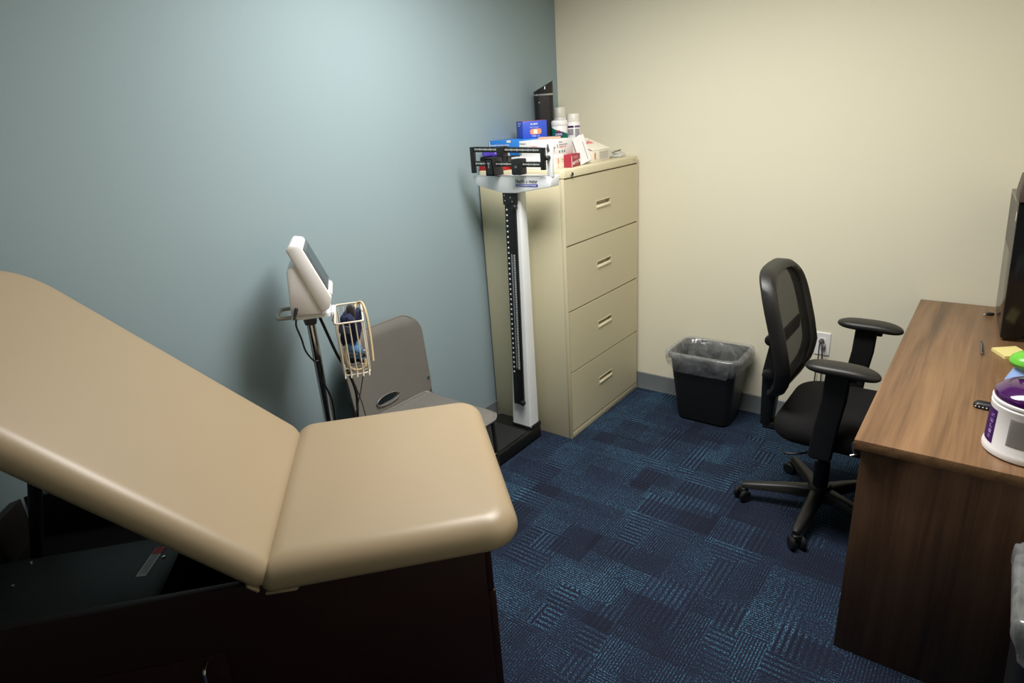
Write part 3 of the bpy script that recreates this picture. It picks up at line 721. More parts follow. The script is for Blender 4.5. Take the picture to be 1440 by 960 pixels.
waste_bin('waste_bin', 'black waste bin with clear liner on the carpet against the cream wall', 'clear plastic liner folded over the rim', (1.032, -.182), (.182, .136), (.142, .092), .398, 3)
waste_bin('waste_bin', 'waste bin with cloudy liner at the near end of the desk', 'cloudy plastic liner bulging over the rim', (2.498, -1.740), (.175, .150), (.14, .12), .61, 5, .86)

# ------------------------------------------------------------------ outlet
ol = thing('wall_outlet', 'white wall outlet plate with plugs on the cream wall beside the desk', 'outlet', (1.543, 0, .462))
fin('plate', rings_mesh(B(), [[(x, -y, z) for x, z in rrect(.036-i, .0605-i, .004, 3)] for i, y in ((0, 0.0005), (0, .003), (.003, .006))]), white_pl, ol, 25)
mbox('receptacle', (-.017, -.0075, -.034), (.017, -.005, .034), white_pl, ol, .002)
pl = fin('plug', lathe(B(), [(0, 0), (.012, 0), (.012, .012), (.009, .026), (.004, .032), (0, .032)], 14, M=Matrix.Translation((-.004, -.008, .018)) @ Matrix.Rotation(PI/2, 4, 'X')), grey_rub, ol)
mtube('plug_cord', smooth_path([(-.004, -.040, .018), (-.006, -.046, .0), (-.008, -.034, -.03), (-.010, -.022, -.08), (-.016, -.018, -.16), (-.02, -.018, -.35)], 6), .0028, black_pl, ol)
mtube('plug_cord', smooth_path([(.004, -.036, .016), (.008, -.044, -.005), (.008, -.034, -.04), (.010, -.020, -.10), (.012, -.018, -.18), (.02, -.018, -.36)], 6), .0035, grey_rub, ol)
fin('plug', lathe(B(), [(0, 0), (.011, 0), (.010, .014), (.006, .030), (0, .030)], 14, M=Matrix.Translation((.006, -.008, -.006)) @ Matrix.Rotation(PI/2, 4, 'X')), mat('plug_light_grey', (150, 148, 146), .5), ol)

# ------------------------------------------------------------------ desk
DX, DYN, DYF, DZ = 1.929, -1.5126, -.021, .75
dk = thing('desk', 'walnut laminate desk along the right side with solid end panels', 'desk', (0, 0, 0))
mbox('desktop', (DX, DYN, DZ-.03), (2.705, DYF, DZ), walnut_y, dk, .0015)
mbox('end_panel', (DX+.018, DYN+.020, 0), (2.695, DYN+.046, DZ-.031), walnut_z_shaded, dk, .001)
mbox('end_panel', (DX+.018, DYF-.046, 0), (2.695, DYF-.02, DZ-.031), walnut_z_shaded, dk, .001)
mbox('modesty_panel', (2.52, DYN+.047, .18), (2.538, DYF-.047, DZ-.031), walnut_z_shaded, dk, .001)
mtube('chrome_lever', smooth_path([(1.930, -1.478, .725), (1.922, -1.470, .712), (1.924, -1.466, .690), (1.930, -1.462, .678)], 4), .0032, chrome, dk)
mtube('chrome_lever', [(1.918, -1.462, .668), (1.932, -1.456, .675)], .003, chrome, dk)

# ------------------------------------------------------------------ office chair
oc = thing('office_chair', 'black mesh-back office chair with armrests pulled up to the desk', 'office chair', (1.735, -.772, 0), 0)
OBX = [(.45, -.200), (.50, -.172), (.56, -.138), (.62, -.118), (.69, -.116), (.78, -.136), (.87, -.160), (.98, -.190), (1.03, -.208), (1.10, -.245)]
def ob_x(y, z):
    for (z0, x0), (z1, x1) in zip(OBX[:-1], OBX[1:]):
        if z <= z1 or z1 == 1.10:
            f = min(1, max(0, (z-z0)/(z1-z0))); break
    return x0+(x1-x0)*f - .030 + .022*(abs(y)/.22)**2
def o_outline(sc_=1.0, n=64):
    pts = []
    for k in range(n):
        a = 2*PI*k/n; c_, s_ = math.cos(a), math.sin(a); e = 2/4.2
        y = .218*math.copysign(abs(c_)**e, c_); z = .776+.270*math.copysign(abs(s_)**e, s_)
        f = 1.0
        if z < .72: f = 1-.50*((.72-z)/.215)**2
        if z > .9: f = 1-.10*((z-.9)/.165)**2
        pts.append((y*f*sc_, .785+(z-.785)*sc_))
    return pts
oo = o_outline(); oi = [(y*.80, .79+(z-.785)*.845) for y, z in oo]
bm = B(); loops = []
prof = [(0, -.030), (.0, .004), (.25, .018), (.75, .016), (1, .004), (1, -.006), (.6, -.034), (.25, -.040)]
for f, dx in prof:
    loops.append([bm.verts.new((ob_x(a[0]*(1-f)+b[0]*f, a[1]*(1-f)+b[1]*f)+dx, a[0]*(1-f)+b[0]*f, a[1]*(1-f)+b[1]*f)) for a, b in zip(oo, oi)])
loops.append(loops[0])
for A, C in zip(loops[:-1], loops[1:]):
    for j in range(len(A)): bm.faces.new((A[j], A[(j+1) % len(A)], C[(j+1) % len(A)], C[j]))
bf = fin('back_frame', bm, arm_pu, oc, 50)
meshm = mat('chair_mesh', (16, 16, 16), .8, alpha=.64)
ms = [(y*1.02, .79+(z-.79)*1.02) for y, z in oi]; mc = [(.002*math.cos(2*PI*k/64), .78+.002*math.sin(2*PI*k/64)) for k in range(64)]
fin('back_mesh', sheet(ms, mc, 8, lambda y, z: (ob_x(y, z)+.006, y, z), .0015), meshm, oc, 60)
fin('lumbar_bar', prism(B(), [(-.165, .742), (.165, .742), (.165, .800), (-.165, .800)], 'x', -.188, -.174, .004), black_pl, oc)
fin('back_spine', prism(B(), [(-.250, .36), (-.210, .36), (-.190, .60), (-.190, .72), (-.205, .76), (-.232, .75), (-.256, .60)], 'y', -.040, .040, .006), black_pl, oc)
fin('spine_arm', box(B(), (-.24, -.038, .345), (.02, .038, .375), .005), black_pl, oc)
for z in (.595, .745): mlathe('back_knob', [(0, 0), (.022, 0), (.024, .006), (.022, .022), (.015, .026), (0, .026)], black_pl, oc, 18, M=Matrix.Translation((-.228, -.040, z)) @ Matrix.Rotation(PI/2, 4, 'X'))
sb = cushion(-.165, .300, -.245, .245, .085, .11, .045, .010); bmesh.ops.transform(sb, matrix=Matrix.Translation((0, 0, .415)), verts=sb.verts)
fin('seat', sb, black_fab, oc, 60)
fin('seat_shell', rings_mesh(B(), [[(x, y, z) for x, y in rrect(.20-i, .215-i, .08, 6, .065, 0)] for i, z in ((.05, .395), (.01, .405), (0, .418))]), black_pl, oc)
fin('tilt_mechanism', box(B(), (-.09, -.075, .345), (.12, .075, .398), .010), black_pl, oc)
mtube('tilt_lever', smooth_path([(.0, -.07, .375), (-.02, -.20, .375), (-.09, -.235, .365), (-.115, -.20, .36)], 5), .004, black_pl, oc)
mlathe('gas_lift', [(0, .10), (.030, .10), (.030, .24), (.021, .245), (.021, .345), (0, .345)], black_sat, oc, 20)
mlathe('base_hub', [(0, .062), (.045, .062), (.05, .08), (.046, .12), (.036, .13), (0, .13)], arm_pu, oc, 24)
for k in range(5):
    a = R_(195+72*k); c_, s_ = math.cos(a), math.sin(a); Rm = Matrix.Rotation(a, 4, 'Z')
    bm = B()
    rings_mesh(bm, [[tuple(Rm @ Vector((x, y, z))) for y, z in ((-w_, zl), (-w_*.85, zu-.006), (-w_*.5, zu), (w_*.5, zu), (w_*.85, zu-.006), (w_, zl))] for x, w_, zl, zu in ((.03, .030, .070, .118), (.12, .026, .072, .110), (.22, .022, .068, .096), (.285, .019, .064, .086), (.305, .012, .066, .080))])
    fin('base_leg', bm, arm_pu, oc, 50)
    px, py = .290*c_, .290*s_; ca = a+R_(40)
    cs = fin('caster', box(B(), (-.008, -.018, .026), (.022, .018, .062), .006, M=Matrix.Translation((px, py, 0)) @ Matrix.Rotation(ca, 4, 'Z')), black_pl, oc)
    for s in (-1, 1):
        fin('caster_wheel', lathe(B(), [(0, -.009), (.022, -.009), (.027, -.005), (.027, .005), (.022, .009), (0, .009)], 20, M=Matrix.Translation((px, py, .027)) @ Matrix.Rotation(ca, 4, 'Z') @ Matrix.Translation((.012, s*.020, 0)) @ Matrix.Rotation(PI/2, 4, 'X')), black_pl, cs)
for s in (-1, 1):
    pts = []
    pad = B(); rings = []
    K = 20
    for k in range(K+1):
        tt = .5-.5*math.cos(PI*k/K); x = -.050+.240*tt; wv = .047*(1-abs(2*tt-1)**3.5)**.5 + .001; hh = .018*(1-abs(2*tt-1)**4)**.5+.001
        zc = .756 - .012*max(0, tt-.5)*2*(tt-.5)*2
        rings.append([(x, s*.262+wv*math.copysign(abs(math.cos(a))**.7, math.cos(a)), zc+hh*math.copysign(abs(math.sin(a))**.8, math.sin(a))) for a in [2*PI*j/20 for j in range(20)]])
    rings_mesh(pad, rings)
    ar = fin('arm_pad', pad, arm_pu, oc, 60)
    fin('arm_button', box(B(), (.098, s*.262-.010, .716), (.118, s*.262+.010, .742), .004), black_pl, oc)
    fin('arm_post', rings_mesh(B(), [[(x, y, z) for x, y in rrect(.040, .016, .008, 4, cx, s*.262)] for cx, z in ((.030, .40), (.040, .52), (.056, .64), (.060, .742))]), black_pl, oc, 40)
    fin('arm_bracket', box(B(), (.0, min(s*.07, s*.275), .392), (.065, max(s*.07, s*.275), .410), .004), black_pl, oc)

# ------------------------------------------------------------------ desk things
cm = thing('computer_monitor', 'black computer display at the right edge of the desk, cut by the photo edge', 'monitor', (2.208, -.29, DZ), R_(3.6))
mprism('display_case', [(.004, .012), (.055, .012), (.16, .10), (.16, .40), (.03, .505), (-.022, .505)], 'y', -.19, .19, mat('glossy_black', (16, 16, 17), .18), cm, .004)
sg = prism(B(), [(.0035, .03), (.0045, .03), (-.0185, .49), (-.0215, .49)], 'y', -.178, .178); fin('screen', sg, mat('dark_screen_glass', (34, 31, 30), .34), cm)
mbox('stand_foot', (.01, -.13, 0), (.16, .13, .014), black_pl, cm, .003)
mprism('top_speaker', [(-.024, .507), (.02, .507), (.03, .585), (-.020, .595), (-.026, .54)], 'y', -.20, -.06, mat('brown_plastic', (78, 66, 62), .5), cm, .004)
mlathe('power_light', [(0, 0), (.005, 0), (.004, .002), (0, .003)], silver, cm, 10, M=Matrix.Translation((.004, .145, .026)) @ Matrix.Rotation(-PI/2, 4, 'Y'))
plate('energy_sticker', (-.0195, -.165, .455), (0, -1, 0), (-.05, 0, 1), .02, .03, card_w, cm)
plate('energy_sticker', (-.0202, -.165, .478), (0, -1, 0), (-.05, 0, 1), .02, .012, green_c, cm)

wt = thing('wipes_tub', 'white disinfecting wipes tub with glossy purple lid on the desk corner', 'tub', (2.302, -1.372, DZ))
mlathe('tub_body', [(0, .0005), (.088, .0005), (.0945, .006), (.0955, .014), (.094, .022), (.0915, .027), (.0915, .130), (.0925, .133), (.0925, .137), (.0905, .139), (.0905, .143), (.0925, .145), (.0925, .150), (.088, .153), (0, .153)], white_pl, wt, 56)
mlathe('tub_lid', [(0, .153), (.0895, .153), (.0905, .156), (.0905, .166), (.088, .170), (.070, .184), (.065, .186), (.061, .184), (.057, .1865), (.030, .1875), (0, .1875)], purple_l, wt, 56)
def arc_patch(name, R0, a0, a1, z0, z1, material, parent, n=12, skew=0):
    bm = B(); V = []
    for k in range(n+1):
        a = R_(a0+(a1-a0)*k/n)
        V.append([bm.verts.new((R0*math.cos(a), R0*math.sin(a), z)) for z in (z0, z1)])
    for A, C in zip(V[:-1], V[1:]): bm.faces.new((A[0], C[0], C[1], A[1]))
    bmesh.ops.solidify(bm, geom=list(bm.faces), thickness=-.0005)
    return fin(name, bm, material, parent, 60)
pp = arc_patch('purple_label', .0917, -190, -145, .030, .122, purple, wt)
arc_patch('grey_label', .0917, -122, -62, .044, .118, mat('label_grey', (204, 200, 196), .5), wt)
for k in range(14): arc_patch('label_text', .0924, -120, -64, .047+k*.005, .0486+k*.005, mat('label_text_grey', (180, 177, 174), .6), wt)
for k in range(6): arc_patch('barcode', .0920, -92+k*2.4, -91+k*2.4, .030, .039, ink, wt, 2)
for k, ch in enumerate('WIPES'):
    a = R_(-154); rr = .0925
    text('lettering', ch, .010, mat('label_lilac', (160, 130, 200), .5), wt, face_M((rr*math.cos(a), rr*math.sin(a), .045+k*.015), (0, 0, 1), (math.sin(a), -math.cos(a), 0)), .012)
plate('lid_sticker', (-.006, -.004, .1878), (1, 0, 0), (0, 1, 0), 0, 0, ink_red, wt, poly=[(.026*math.cos(2*PI*k/28), .022*math.sin(2*PI*k/28)) for k in range(28)])
plate('lid_sticker_ring', (-.006, -.004, .1884), (1, 0, 0), (0, 1, 0), 0, 0, card_w, wt, poly=[(.020*math.cos(2*PI*k/28), .016*math.sin(2*PI*k/28)) for k in range(28)])
plate('lid_sticker_bar', (-.006, -.004, .1890), (1, .5, 0), (-.5, 1, 0), .034, .006, ink_red, wt)

af = thing('air_freshener', 'pale blue cone air freshener with a green cap behind the wipes tub', 'air freshener', (2.285, -1.15, DZ))
mlathe('freshener_body', [(0, 0), (.060, 0), (.062, .01), (.058, .06), (.048, .110), (.034, .145), (.028, .158), (0, .158)], blue_l, af, 40)
mlathe('freshener_cap', [(0, .150), (.030, .150), (.044, .158), (.049, .168), (.046, .180), (.034, .190), (.015, .195), (0, .196)], green_c, af, 40)
pn = thing('pen', 'dark grey pen lying on the desk left of the yellow note pad', 'pen', (2.176, -.595, DZ+.0052), R_(94))
mtube('barrel', [(-.072, 0, 0), (-.066, 0, 0), (.045, 0, 0)], [.0038, .0048, .0048], mat('pen_grey', (92, 90, 90), .35), pn, 12)
mtube('pen_tip', [(.045, 0, 0), (.062, 0, 0), (.072, 0, 0)], [.0045, .003, .001], black_pl, pn, 12)
mbox('clip', (-.066, -.0015, .0045), (-.025, .0015, .0060), dark_met, pn, .0005, 1)
nt_ = tag(fin('note_pad', prism(B(), [(2.204, -.603), (2.244, -.677), (2.318, -.630), (2.272, -.550)], 'z', DZ, DZ+.012, .0006, 1), yellow), 'small yellow sticky note pad on the desk below the computer display', 'note pad')
fb = thing('key_fob', 'tiny black fob on the desk beside the computer display', 'key fob', (2.186, -.158, DZ), R_(20))
fin('fob_body', rings_mesh(B(), [[(x, y, z) for x, y in rrect(.014-i, .009-i, .007, 4)] for i, z in ((.002, 0), (0, .003), (0, .008), (.003, .011))]), black_pl, fb)
fin('fob_ring', tube(B(), [(-.020+.006*math.cos(2*PI*k/16), .006*math.sin(2*PI*k/16), .002) for k in range(16)], .0012, 6, True), silver, fb, 60)
cb = thing('stapler', 'black rounded gadget with white dots on the desk behind the wipes tub', 'gadget', (2.212, -1.135, DZ), R_(-8))
fin('gadget_body', rings_mesh(B(), [[(x, y, z) for x, y in rrect(.034-i, .016-i, .014, 5)] for i, z in ((.002, 0), (0, .004), (0, .012), (.004, .018), (.009, .020))]), black_pl, cb)
for k in range(5): mlathe('dot', [(0, 0), (.0022, 0), (.0018, .001), (0, .0012)], ink_white, cb, 8, M=Matrix.Translation((-.026+k*.009, -.0158, .008)) @ Matrix.Rotation(PI/2, 4, 'X'))
cb.name = 'desk_gadget'

# ------------------------------------------------------------------ supplies on the filing cabinet
ZT = H + .0004
def carton(name, label, lo, hi, material, cat='box', rz=0, bev=.0012):
    c = ((lo[0]+hi[0])/2, (lo[1]+hi[1])/2, lo[2])
    t = thing(name, label, cat, c, rz)
    hx, hy, h = (hi[0]-lo[0])/2, (hi[1]-lo[1])/2, hi[2]-lo[2]
    mbox('carton', (-hx, -hy, 0), (hx, hy, h), material, t, bev)
    return t, hx, hy, h
FR, UP, RT = (1, 0, 0), (0, 0, 1), (0, 1, 0)
# low white box, its end with red print
b1, hx, hy, h = carton('glove_box', 'low white carton behind the scale beam, with small red print on its end', (.195, -.735, ZT), (.448, -.612, ZT+.058), card_w)
text('lettering', 'ULTRATEX Exam G', .115, ink_grey, b1, face_M((.035, -hy-.0006, .035), FR, UP), .009)
plate('end_label', (hx+.0002, .0, .028), RT, UP, .105, .05, card_c, b1)
text('lettering', 'OH', .024, ink_red, b1, face_M((hx+.0008, -.028, .034), UP, (0, -1, 0)), .013, .02)
text('lettering', 'M', .008, ink_red, b1, face_M((hx+.0008, -.028, .010), UP, (0, -1, 0)), .008)
plate('print_line', (hx+.0008, .022, .040), RT, UP, .045, .002, ink_grey, b1)
plate('print_line', (hx+.0008, .022, .030), RT, UP, .030, .002, ink_grey, b1)
# white glove box with hand print
b2, hx, hy, h = carton('glove_box', 'white glove box with a hand picture, resting on the low white carton', (.243, -.728, ZT+.0584), (.440, -.556, ZT+.132), card_w)
text('lettering', 'McKesson', .036, ink, b2, face_M((-.078, -hy-.0006, .062), FR, UP), .006)
text('lettering', 'Nitrile Exam', .055, ink_grey, b2, face_M((-.066, -hy-.0006, .046), FR, UP), .006)
text('lettering', 'Confiderm', .045, ink_red, b2, face_M((-.012, -hy-.0006, .047), FR, UP), .007)
plate('print_mark', (-.093, -hy-.0003, .014), FR, UP, .012, .012, ink_grey, b2)
hand = [(-.012, 0), (.012, 0), (.016, .022), (.028, .036), (.024, .042), (.013, .034), (.015, .062), (.010, .064), (.006, .038), (.004, .068), (-.001, .068), (-.002, .038), (-.008, .064), (-.013, .062), (-.010, .036), (-.019, .054), (-.023, .050), (-.016, .026)]
plate('hand_picture', (hx-.014, -hy-.0004, .004), FR, UP, 0, 0, mat('hand_ink', (150, 140, 142), .6), b2, poly=hand)
plate('red_bar', (hx+.0004, -.050, .045), RT, UP, .005, .016, maroon, b2)
text('lettering', 'McKesson', .030, ink_grey, b2, face_M((hx+.0006, -.022, .062), RT, UP), .006)
text('lettering', 'Nitrile Exam Gloves', .072, ink_grey, b2, face_M((hx+.0006, .0, .050), RT, UP), .006)
text('lettering', 'Confiderm 3.5C', .060, ink_red, b2, face_M((hx+.0006, -.006, .040), RT, UP), .006)
for dx, mm in ((-.034, ink_grey), (-.010, teal), (.010, ink_grey)): plate('print_mark', (hx+.0004, dx, .018), RT, UP, .010, .010, mm, b2)
fl = fin('open_flap', prism(B(), [(-.095, .0), (.045, .0), (.038, .013), (-.088, .013)], 'z', 0, .0012, M=face_M((.03, .02, h), FR, (0, .55, .83))), card_b, b2)
# blue carton + support carton
b0, hx, hy, h = carton('supply_carton', 'plain cream carton underneath the bright blue carton', (.010, -.606, ZT), (.190, -.40, ZT+.062), card_c)
b3, hx, hy, h = carton('supply_carton', 'bright blue carton with white print lying behind the scale beam', (.006, -.668, ZT+.0624), (.240, -.425, ZT+.136), blue_c)
text('lettering', 'Disposable Vinyl Exam Gloves', .125, ink_white, b3, face_M((-.050, -hy-.0006, .050), FR, UP), .010, .01)
plate('white_panel', (-.060, -hy-.0003, .020), FR, UP, .130, .040, card_w, b3, poly=[(-.065, -.02), (.075, -.02), (.058, .016), (-.065, .016)])
plate('white_edge', (-hx+.003, -hy-.0003, .036), FR, UP, .005, .070, card_w, b3)
plate('paper_tab', (.010, -hy-.0004, h-.006), FR, UP, .026, .012, card_c, b3)
# bandage carton
b4 = thing('bandage_box', 'royal blue bandage box standing on the bright blue carton', 'box', (.158, -.500, ZT+.1364), R_(52))
mbox('carton', (-.064, -.060, 0), (.064, .060, .083), blue_d, b4, .0012)
mbox('orange_top', (-.062, -.058, .083), (.062, .058, .0835), mat('orange_red', (200, 74, 50), .5), b4, 0)
text('lettering', 'ALL MAXX', .040, ink_white, b4, face_M((-.003, -.0606, .068), FR, UP), .0085, .02)
text('lettering', 'Plastic Bandages', .046, ink_white, b4, face_M((-.003, -.0606, .052), FR, UP), .005)
plate('bandage_picture', (.004, -.0603, .031), (1, .0, .02), UP, 0, 0, orange, b4, poly=rrect(.030, .0135, .011, 6))
plate('bandage_pad', (.002, -.0609, .031), FR, UP, .020, .020, card_c, b4)
text('lettering', '100 ct', .040, ink_white, b4, face_M((.004, -.0606, .010), FR, UP), .007)
text('lettering', 'Plastic Bandages', .060, ink_white, b4, face_M((-.0646, .0, .072), (0, -1, 0), UP), .006)
text('lettering', 'Assorted', .035, ink_white, b4, face_M((-.0646, .01, .062), (0, -1, 0), UP), .005)
# maroon box
b5 = thing('maroon_box', 'small maroon box tilted at the cabinet edge under the glove box', 'box', (.468, -.600, ZT), R_(98))
mbox('carton', (-.052, -.014, 0), (.052, .026, .060), maroon, b5, .001)
plate('white_bar', (.006, -.0143, .022), (1, 0, .12), UP, .086, .012, card_w, b5)
text('lettering', 'PLASTER', .060, maroon, b5, face_M((.008, -.0151, .022), (1, 0, .12), UP), .008, .02)
text('lettering', 'FLEX', .05, mat('pale_pink', (224, 150, 156), .5), b5, face_M((.0, -.0146, .044), FR, UP), .012, .01)
plate('white_edge', (-.048, -.0143, .028), FR, UP, .006, .05, card_w, b5)
# leaning white paper packets
for k, (y, tilt, lab) in enumerate(((-.500, 14, 'white paper packet leaning beside the maroon box, front one'), (-.478, 20, 'white paper packet leaning beside the maroon box, rear one'))):
    pk = thing('paper_packet', lab, 'packet', (.484-.012*k, y+.008, ZT), R_(78+6*k))
    Mx = Matrix.Rotation(R_(-10-4*k), 4, 'X') @ Matrix.Rotation(R_(-tilt), 4, 'Y')
    bm = B(); box(bm, (-.045, .0, .012), (.036, .006, .142), .001, 1, M=Mx); fin('envelope', bm, card_w, pk)
    bm = B(); box(bm, (.012, -.0006, .02), (.015, 0, .11), 0, M=Mx); fin('seal_line', bm, ink_grey, pk)
# cream box with slanted open lid
b6 = thing('open_carton', 'cream carton with a half-open lid and red lettering near the cabinet edge', 'box', (.385, -.315, ZT), 0)
mbox('carton', (-.075, -.095, 0), (.075, .092, .056), card_c, b6, .001)
Ml = face_M((.075, -.095, .0565), (0, 1, 0), (-.155, 0, .062))
ldp = fin('lid_flap', box(B(), (0, 0, 0), (.187, .150, .0015), .0004, 1, M=Ml), card_c, b6)
text('lettering', 'BANDAGE', .105, ink_pink, ldp, Ml @ Matrix.Translation((.090, .092, .0022)), .032, .02)
fin('lid_edge', box(B(), (-.001, .0, .001), (.004, .150, .0022), 0, M=Ml), maroon, ldp)
fin('lid_side', prism(B(), [(.073, .0566), (-.078, .0566), (-.078, .115)], 'y', -.0945, -.093), card_c, b6)
plate('grey_print', (.0753, .03, .028), RT, UP, .10, .044, mat('carton_grey_print', (206, 200, 192), .6), b6)
text('lettering', 'OPEN', .034, ink_red, b6, face_M((.0758, -.062, .028), UP, (0, -1, 0)), .013, .02)
for k in range(4): plate('print_line', (.0758, .03, .014+k*.009), RT, UP, .082, .0012, ink_grey, b6)
# clear bag of small packets
zb = thing('plastic_bag', 'crumpled clear plastic bag of small packets at the far end of the cabinet top', 'bag', (.400, -.115, ZT))
bm = B(); rings = []; random.seed(4)
for f, z in ((.9, .0005), (1.0, .006), (.95, .018), (.8, .028), (.45, .034)):
    rings.append([(.085*f*math.cos(a)*(1+.12*math.sin(5*a+z*90)), .088*f*math.sin(a)*(1+.10*math.cos(7*a+z*60)), z+.003*math.sin(6*a)*(z > .004)) for a in [2*PI*k/36 for k in range(36)]])
rings_mesh(bm, rings); fin('bag_film', bm, clear_film, zb, 80)
for k in range(5):
    a = k*1.3; fin('packet', box(B(), (-.020, -.014, 0), (.020, .014, .006), .002, M=Matrix.Translation((.05*math.cos(a), .05*math.sin(a), .006+.003*(k % 3))) @ Matrix.Rotation(a*2, 4, 'Z') @ Matrix.Rotation(.25, 4, 'X')), (white_pl, silver, grey_rub, black_pl, card_c)[k], zb)
fin('dark_strip', tube(B(), smooth_path([(.06, -.08, .030), (.05, -.02, .033), (.045, .03, .036), (.03, .07, .034), (.01, .075, .026)], 5), .0022, 6), black_pl, zb, 60)
# tower heater
tw = thing('tower_heater', 'black tower heater with slanted top and silver band in the corner', 'heater', (.078, -.262, ZT), R_(38))
fin('tower_body', rings_mesh(B(), [[(x, y, z) for x, y in rrect(.050*f, .048*f, .030, 6)] for f, z in ((1.0, 0), (1.0, .02), (1.03, .34))]), black_pl, tw, 40)
fin('silver_band', rings_mesh(B(), [[(x, y, z) for x, y in rrect(.0525, .0505, .031, 6)] for z in (.3405, .349)]), silver, tw, 40)
tp = [[(x, y, .3495) for x, y in rrect(.0525, .0505, .031, 6)]]
tp.append([(x, y, .3495+.012+.052*(x+.0525)/.105) for x, y in rrect(.0525, .0505, .031, 6)])
fin('slanted_cap', rings_mesh(B(), tp), mat('cap_black', (26, 27, 28), .25), tw, 40)
for k in range(22): mbox('grille_slat', (-.014, -.0512, .10+k*.0105), (.022, -.0490, .105+k*.0105), mat('slat_brown', (44, 34, 34), .4), tw, .0005, 1)
mlathe('power_button', [(0, 0), (.004, 0), (.003, .0015), (0, .002)], silver, tw, 10, M=Matrix.Translation((-.028, -.0500, .305)) @ Matrix.Rotation(PI/2, 4, 'X'))
plate('cap_mark', (.006, -.0510, .378), (1, 0, .5), UP, .006, .014, ink_white, tw)
# bottles and cans
wc = thing('wipes_canister', 'white wipes canister with teal label and oval emblem next to the black heater', 'canister', (.190, -.285, ZT))
mlathe('canister_body', [(0, 0), (.041, 0), (.043, .004), (.043, .180), (.041, .183), (0, .183)], white_pl, wc, 36)
mlathe('canister_lid', [(0, .183), (.043, .183), (.044, .186), (.044, .202), (.040, .209), (.028, .212), (0, .213)], white_pl, wc, 36)
bm = B(); a0, a1 = -148, 34; V = []
for k in range(25):
    f = k/24; a = R_(a0+(a1-a0)*f); zt2 = .180 - .046*f
    V.append([bm.verts.new((.0434*math.cos(a), .0434*math.sin(a), z)) for z in (.01, min(.178, zt2))])
for A, C in zip(V[:-1], V[1:]): bm.faces.new((A[0], C[0], C[1], A[1]))
bmesh.ops.solidify(bm, geom=list(bm.faces), thickness=-.0004); fin('teal_label', bm, teal, wc, 60)
ca = R_(-58)
def on_can(R0, da, z): a = ca+da; return Vector((R0*math.cos(a), R0*math.sin(a), z))
def curved_plate(name, poly, R0, zc, material, parent, da=0):
    bm = B(); n = len(poly)
    c_ = bm.verts.new(on_can(R0, da, zc)); V = [bm.verts.new(on_can(R0, da+x/R0, zc+z)) for x, z in poly]
    M2 = [bm.verts.new(on_can(R0, da+x*.5/R0, zc+z*.5)) for x, z in poly]
    for k in range(n):
        bm.faces.new((V[k], V[(k+1) % n], M2[(k+1) % n], M2[k])); bm.faces.new((M2[k], M2[(k+1) % n], c_))
    return fin(name, bm, material, parent, 60)
ell = lambda a, b: [(a*math.cos(2*PI*k/28), b*math.sin(2*PI*k/28)) for k in range(28)]
curved_plate('emblem_red', ell(.016, .021), .0440, .140, ink_red, wc, -.12)
curved_plate('emblem_oval', ell(.027, .0135), .0444, .140, mat('emblem_navy', (44, 40, 110), .4), wc, -.12)
me_txt = text('lettering', 'CLOROX', .040, ink_white, wc, Matrix.Identity(4), .012, .02)
for v in me_txt.data.vertices: v.co = on_can(.0448+v.co.z*.5, -.12+v.co.x/.0448, .140+v.co.y)
sp = thing('spray_can', 'white spray can with purple label right of the wipes canister', 'spray can', (.242, -.225, ZT))
mlathe('can_body', [(0, 0), (.033, 0), (.035, .004), (.035, .192), (.031, .200), (0, .200)], white_pl, sp, 32)
mlathe('can_cap', [(0, .198), (.0335, .198), (.0335, .204), (.0325, .236), (.030, .239), (0, .239)], mat('cap_offwhite', (226, 222, 212), .4), sp, 32)
def can_patch(name, a0, a1, z0, z1, mm, par): return arc_patch(name, .0353, a0, a1, z0, z1, mm, par, 10)
can_patch('purple_band', -125, -58, .168, .178, mat('deep_purple', (64, 20, 84), .4), sp)
can_patch('lilac_label', -50, 10, .168, .178, mat('lilac', (150, 120, 168), .4), sp)
can_patch('grey_label', -120, -60, .13, .162, mat('label_pale', (206, 204, 212), .5), sp)
can_patch('lilac_panel', -50, 10, .06, .115, mat('lilac', (150, 120, 168), .4), sp)
can_patch('grey_label', -48, 0, .12, .162, mat('label_pale'), sp)
for k in range(4): can_patch('print_line', -116, -66, .135+k*.007, .1365+k*.007, ink_grey, sp)
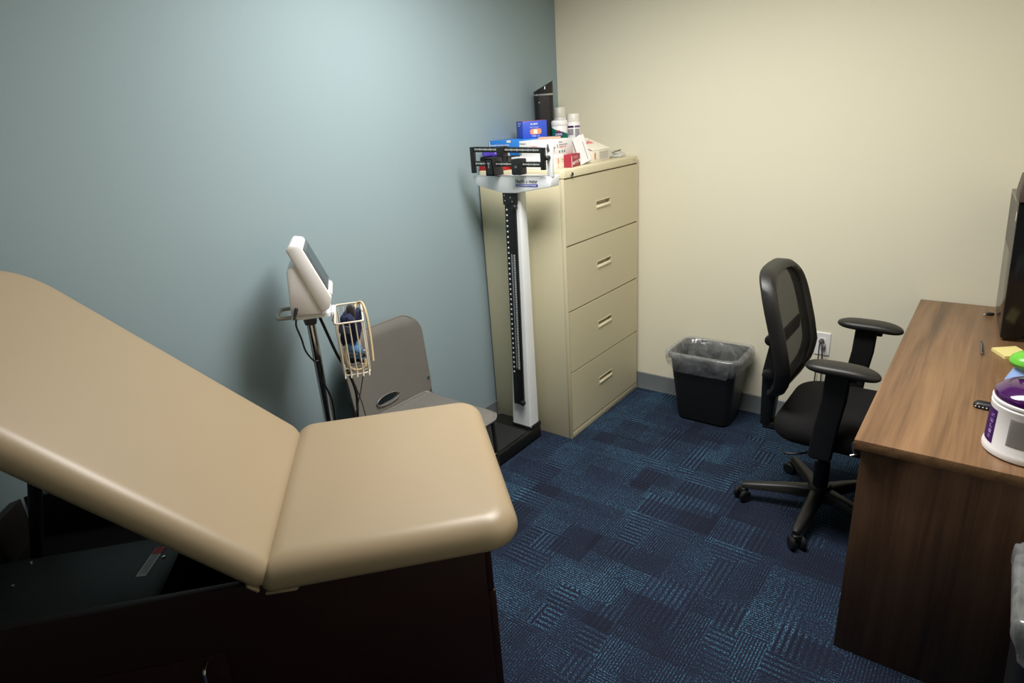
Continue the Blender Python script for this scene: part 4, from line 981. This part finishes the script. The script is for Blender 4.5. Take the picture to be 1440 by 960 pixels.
rl = thing('spray_can', 'tall plain off-white can behind the wipes canister in the corner', 'spray can', (.080, -.110, ZT))
mlathe('can_body', [(0, 0), (.034, 0), (.036, .004), (.036, .215), (.033, .222), (0, .222)], white_pl, rl, 32)
mlathe('can_cap', [(0, .222), (.034, .222), (.034, .272), (.031, .276), (0, .276)], mat('cap_offwhite'), rl, 32)
# things behind the beam
b7, hx, hy, h = carton('red_case', 'red case under the black pouch behind the scale beam', (.018, -.776, ZT), (.172, -.690, ZT+.032), red_c, bev=.004)
bp_ = thing('black_pouch', 'black zipped pouch on top of the red case behind the scale', 'pouch', (.070, -.736, ZT+.0324))
fin('pouch_body', rings_mesh(B(), [[(x, y, z) for x, y in rrect(.052-i, .036-i, .014, 5)] for i, z in ((.004, 0), (0, .006), (0, .026), (.004, .033))]), black_fab, bp_)
fin('zip', tube(B(), [(x, y, .018) for x, y in rrect(.0525, .0365, .014, 5)], .0014, 6, True), dark_met, bp_, 60)
dr = thing('dark_jar', 'short dark round jar on the red case behind the heavy weight', 'jar', (.148, -.736, ZT+.0324))
mlathe('jar_body', [(0, 0), (.020, 0), (.021, .003), (.021, .026), (0, .026)], black_pl, dr, 24)
mlathe('jar_lid', [(0, .026), (.0215, .026), (.0215, .034), (.019, .036), (0, .036)], black_sat, dr, 24)
pu = thing('wrapped_pack', 'crumpled purple and white wrapped pack behind the upper scale beam', 'packet', (.080, -.738, ZT+.0660), R_(6))
bm = B(); rings = []
for f, z in ((.85, 0), (1, .006), (.96, .016), (.8, .026), (.4, .034)):
    rings.append([(.062*f*math.cos(a)*(1+.08*math.sin(5*a+z*80)), .032*f*math.sin(a)*(1+.1*math.cos(6*a)), z+.004*math.sin(4*a)*(z > .003)) for a in [2*PI*k/30 for k in range(30)]])
rings_mesh(bm, rings); fin('wrapper', bm, mat('purple_wrap', (84, 62, 176), .3), pu, 60)
bm = B(); box(bm, (-.045, -.026, .026), (.0, .02, .036), .004, M=Matrix.Rotation(.15, 4, 'Y')); fin('white_panel', bm, card_w, pu)
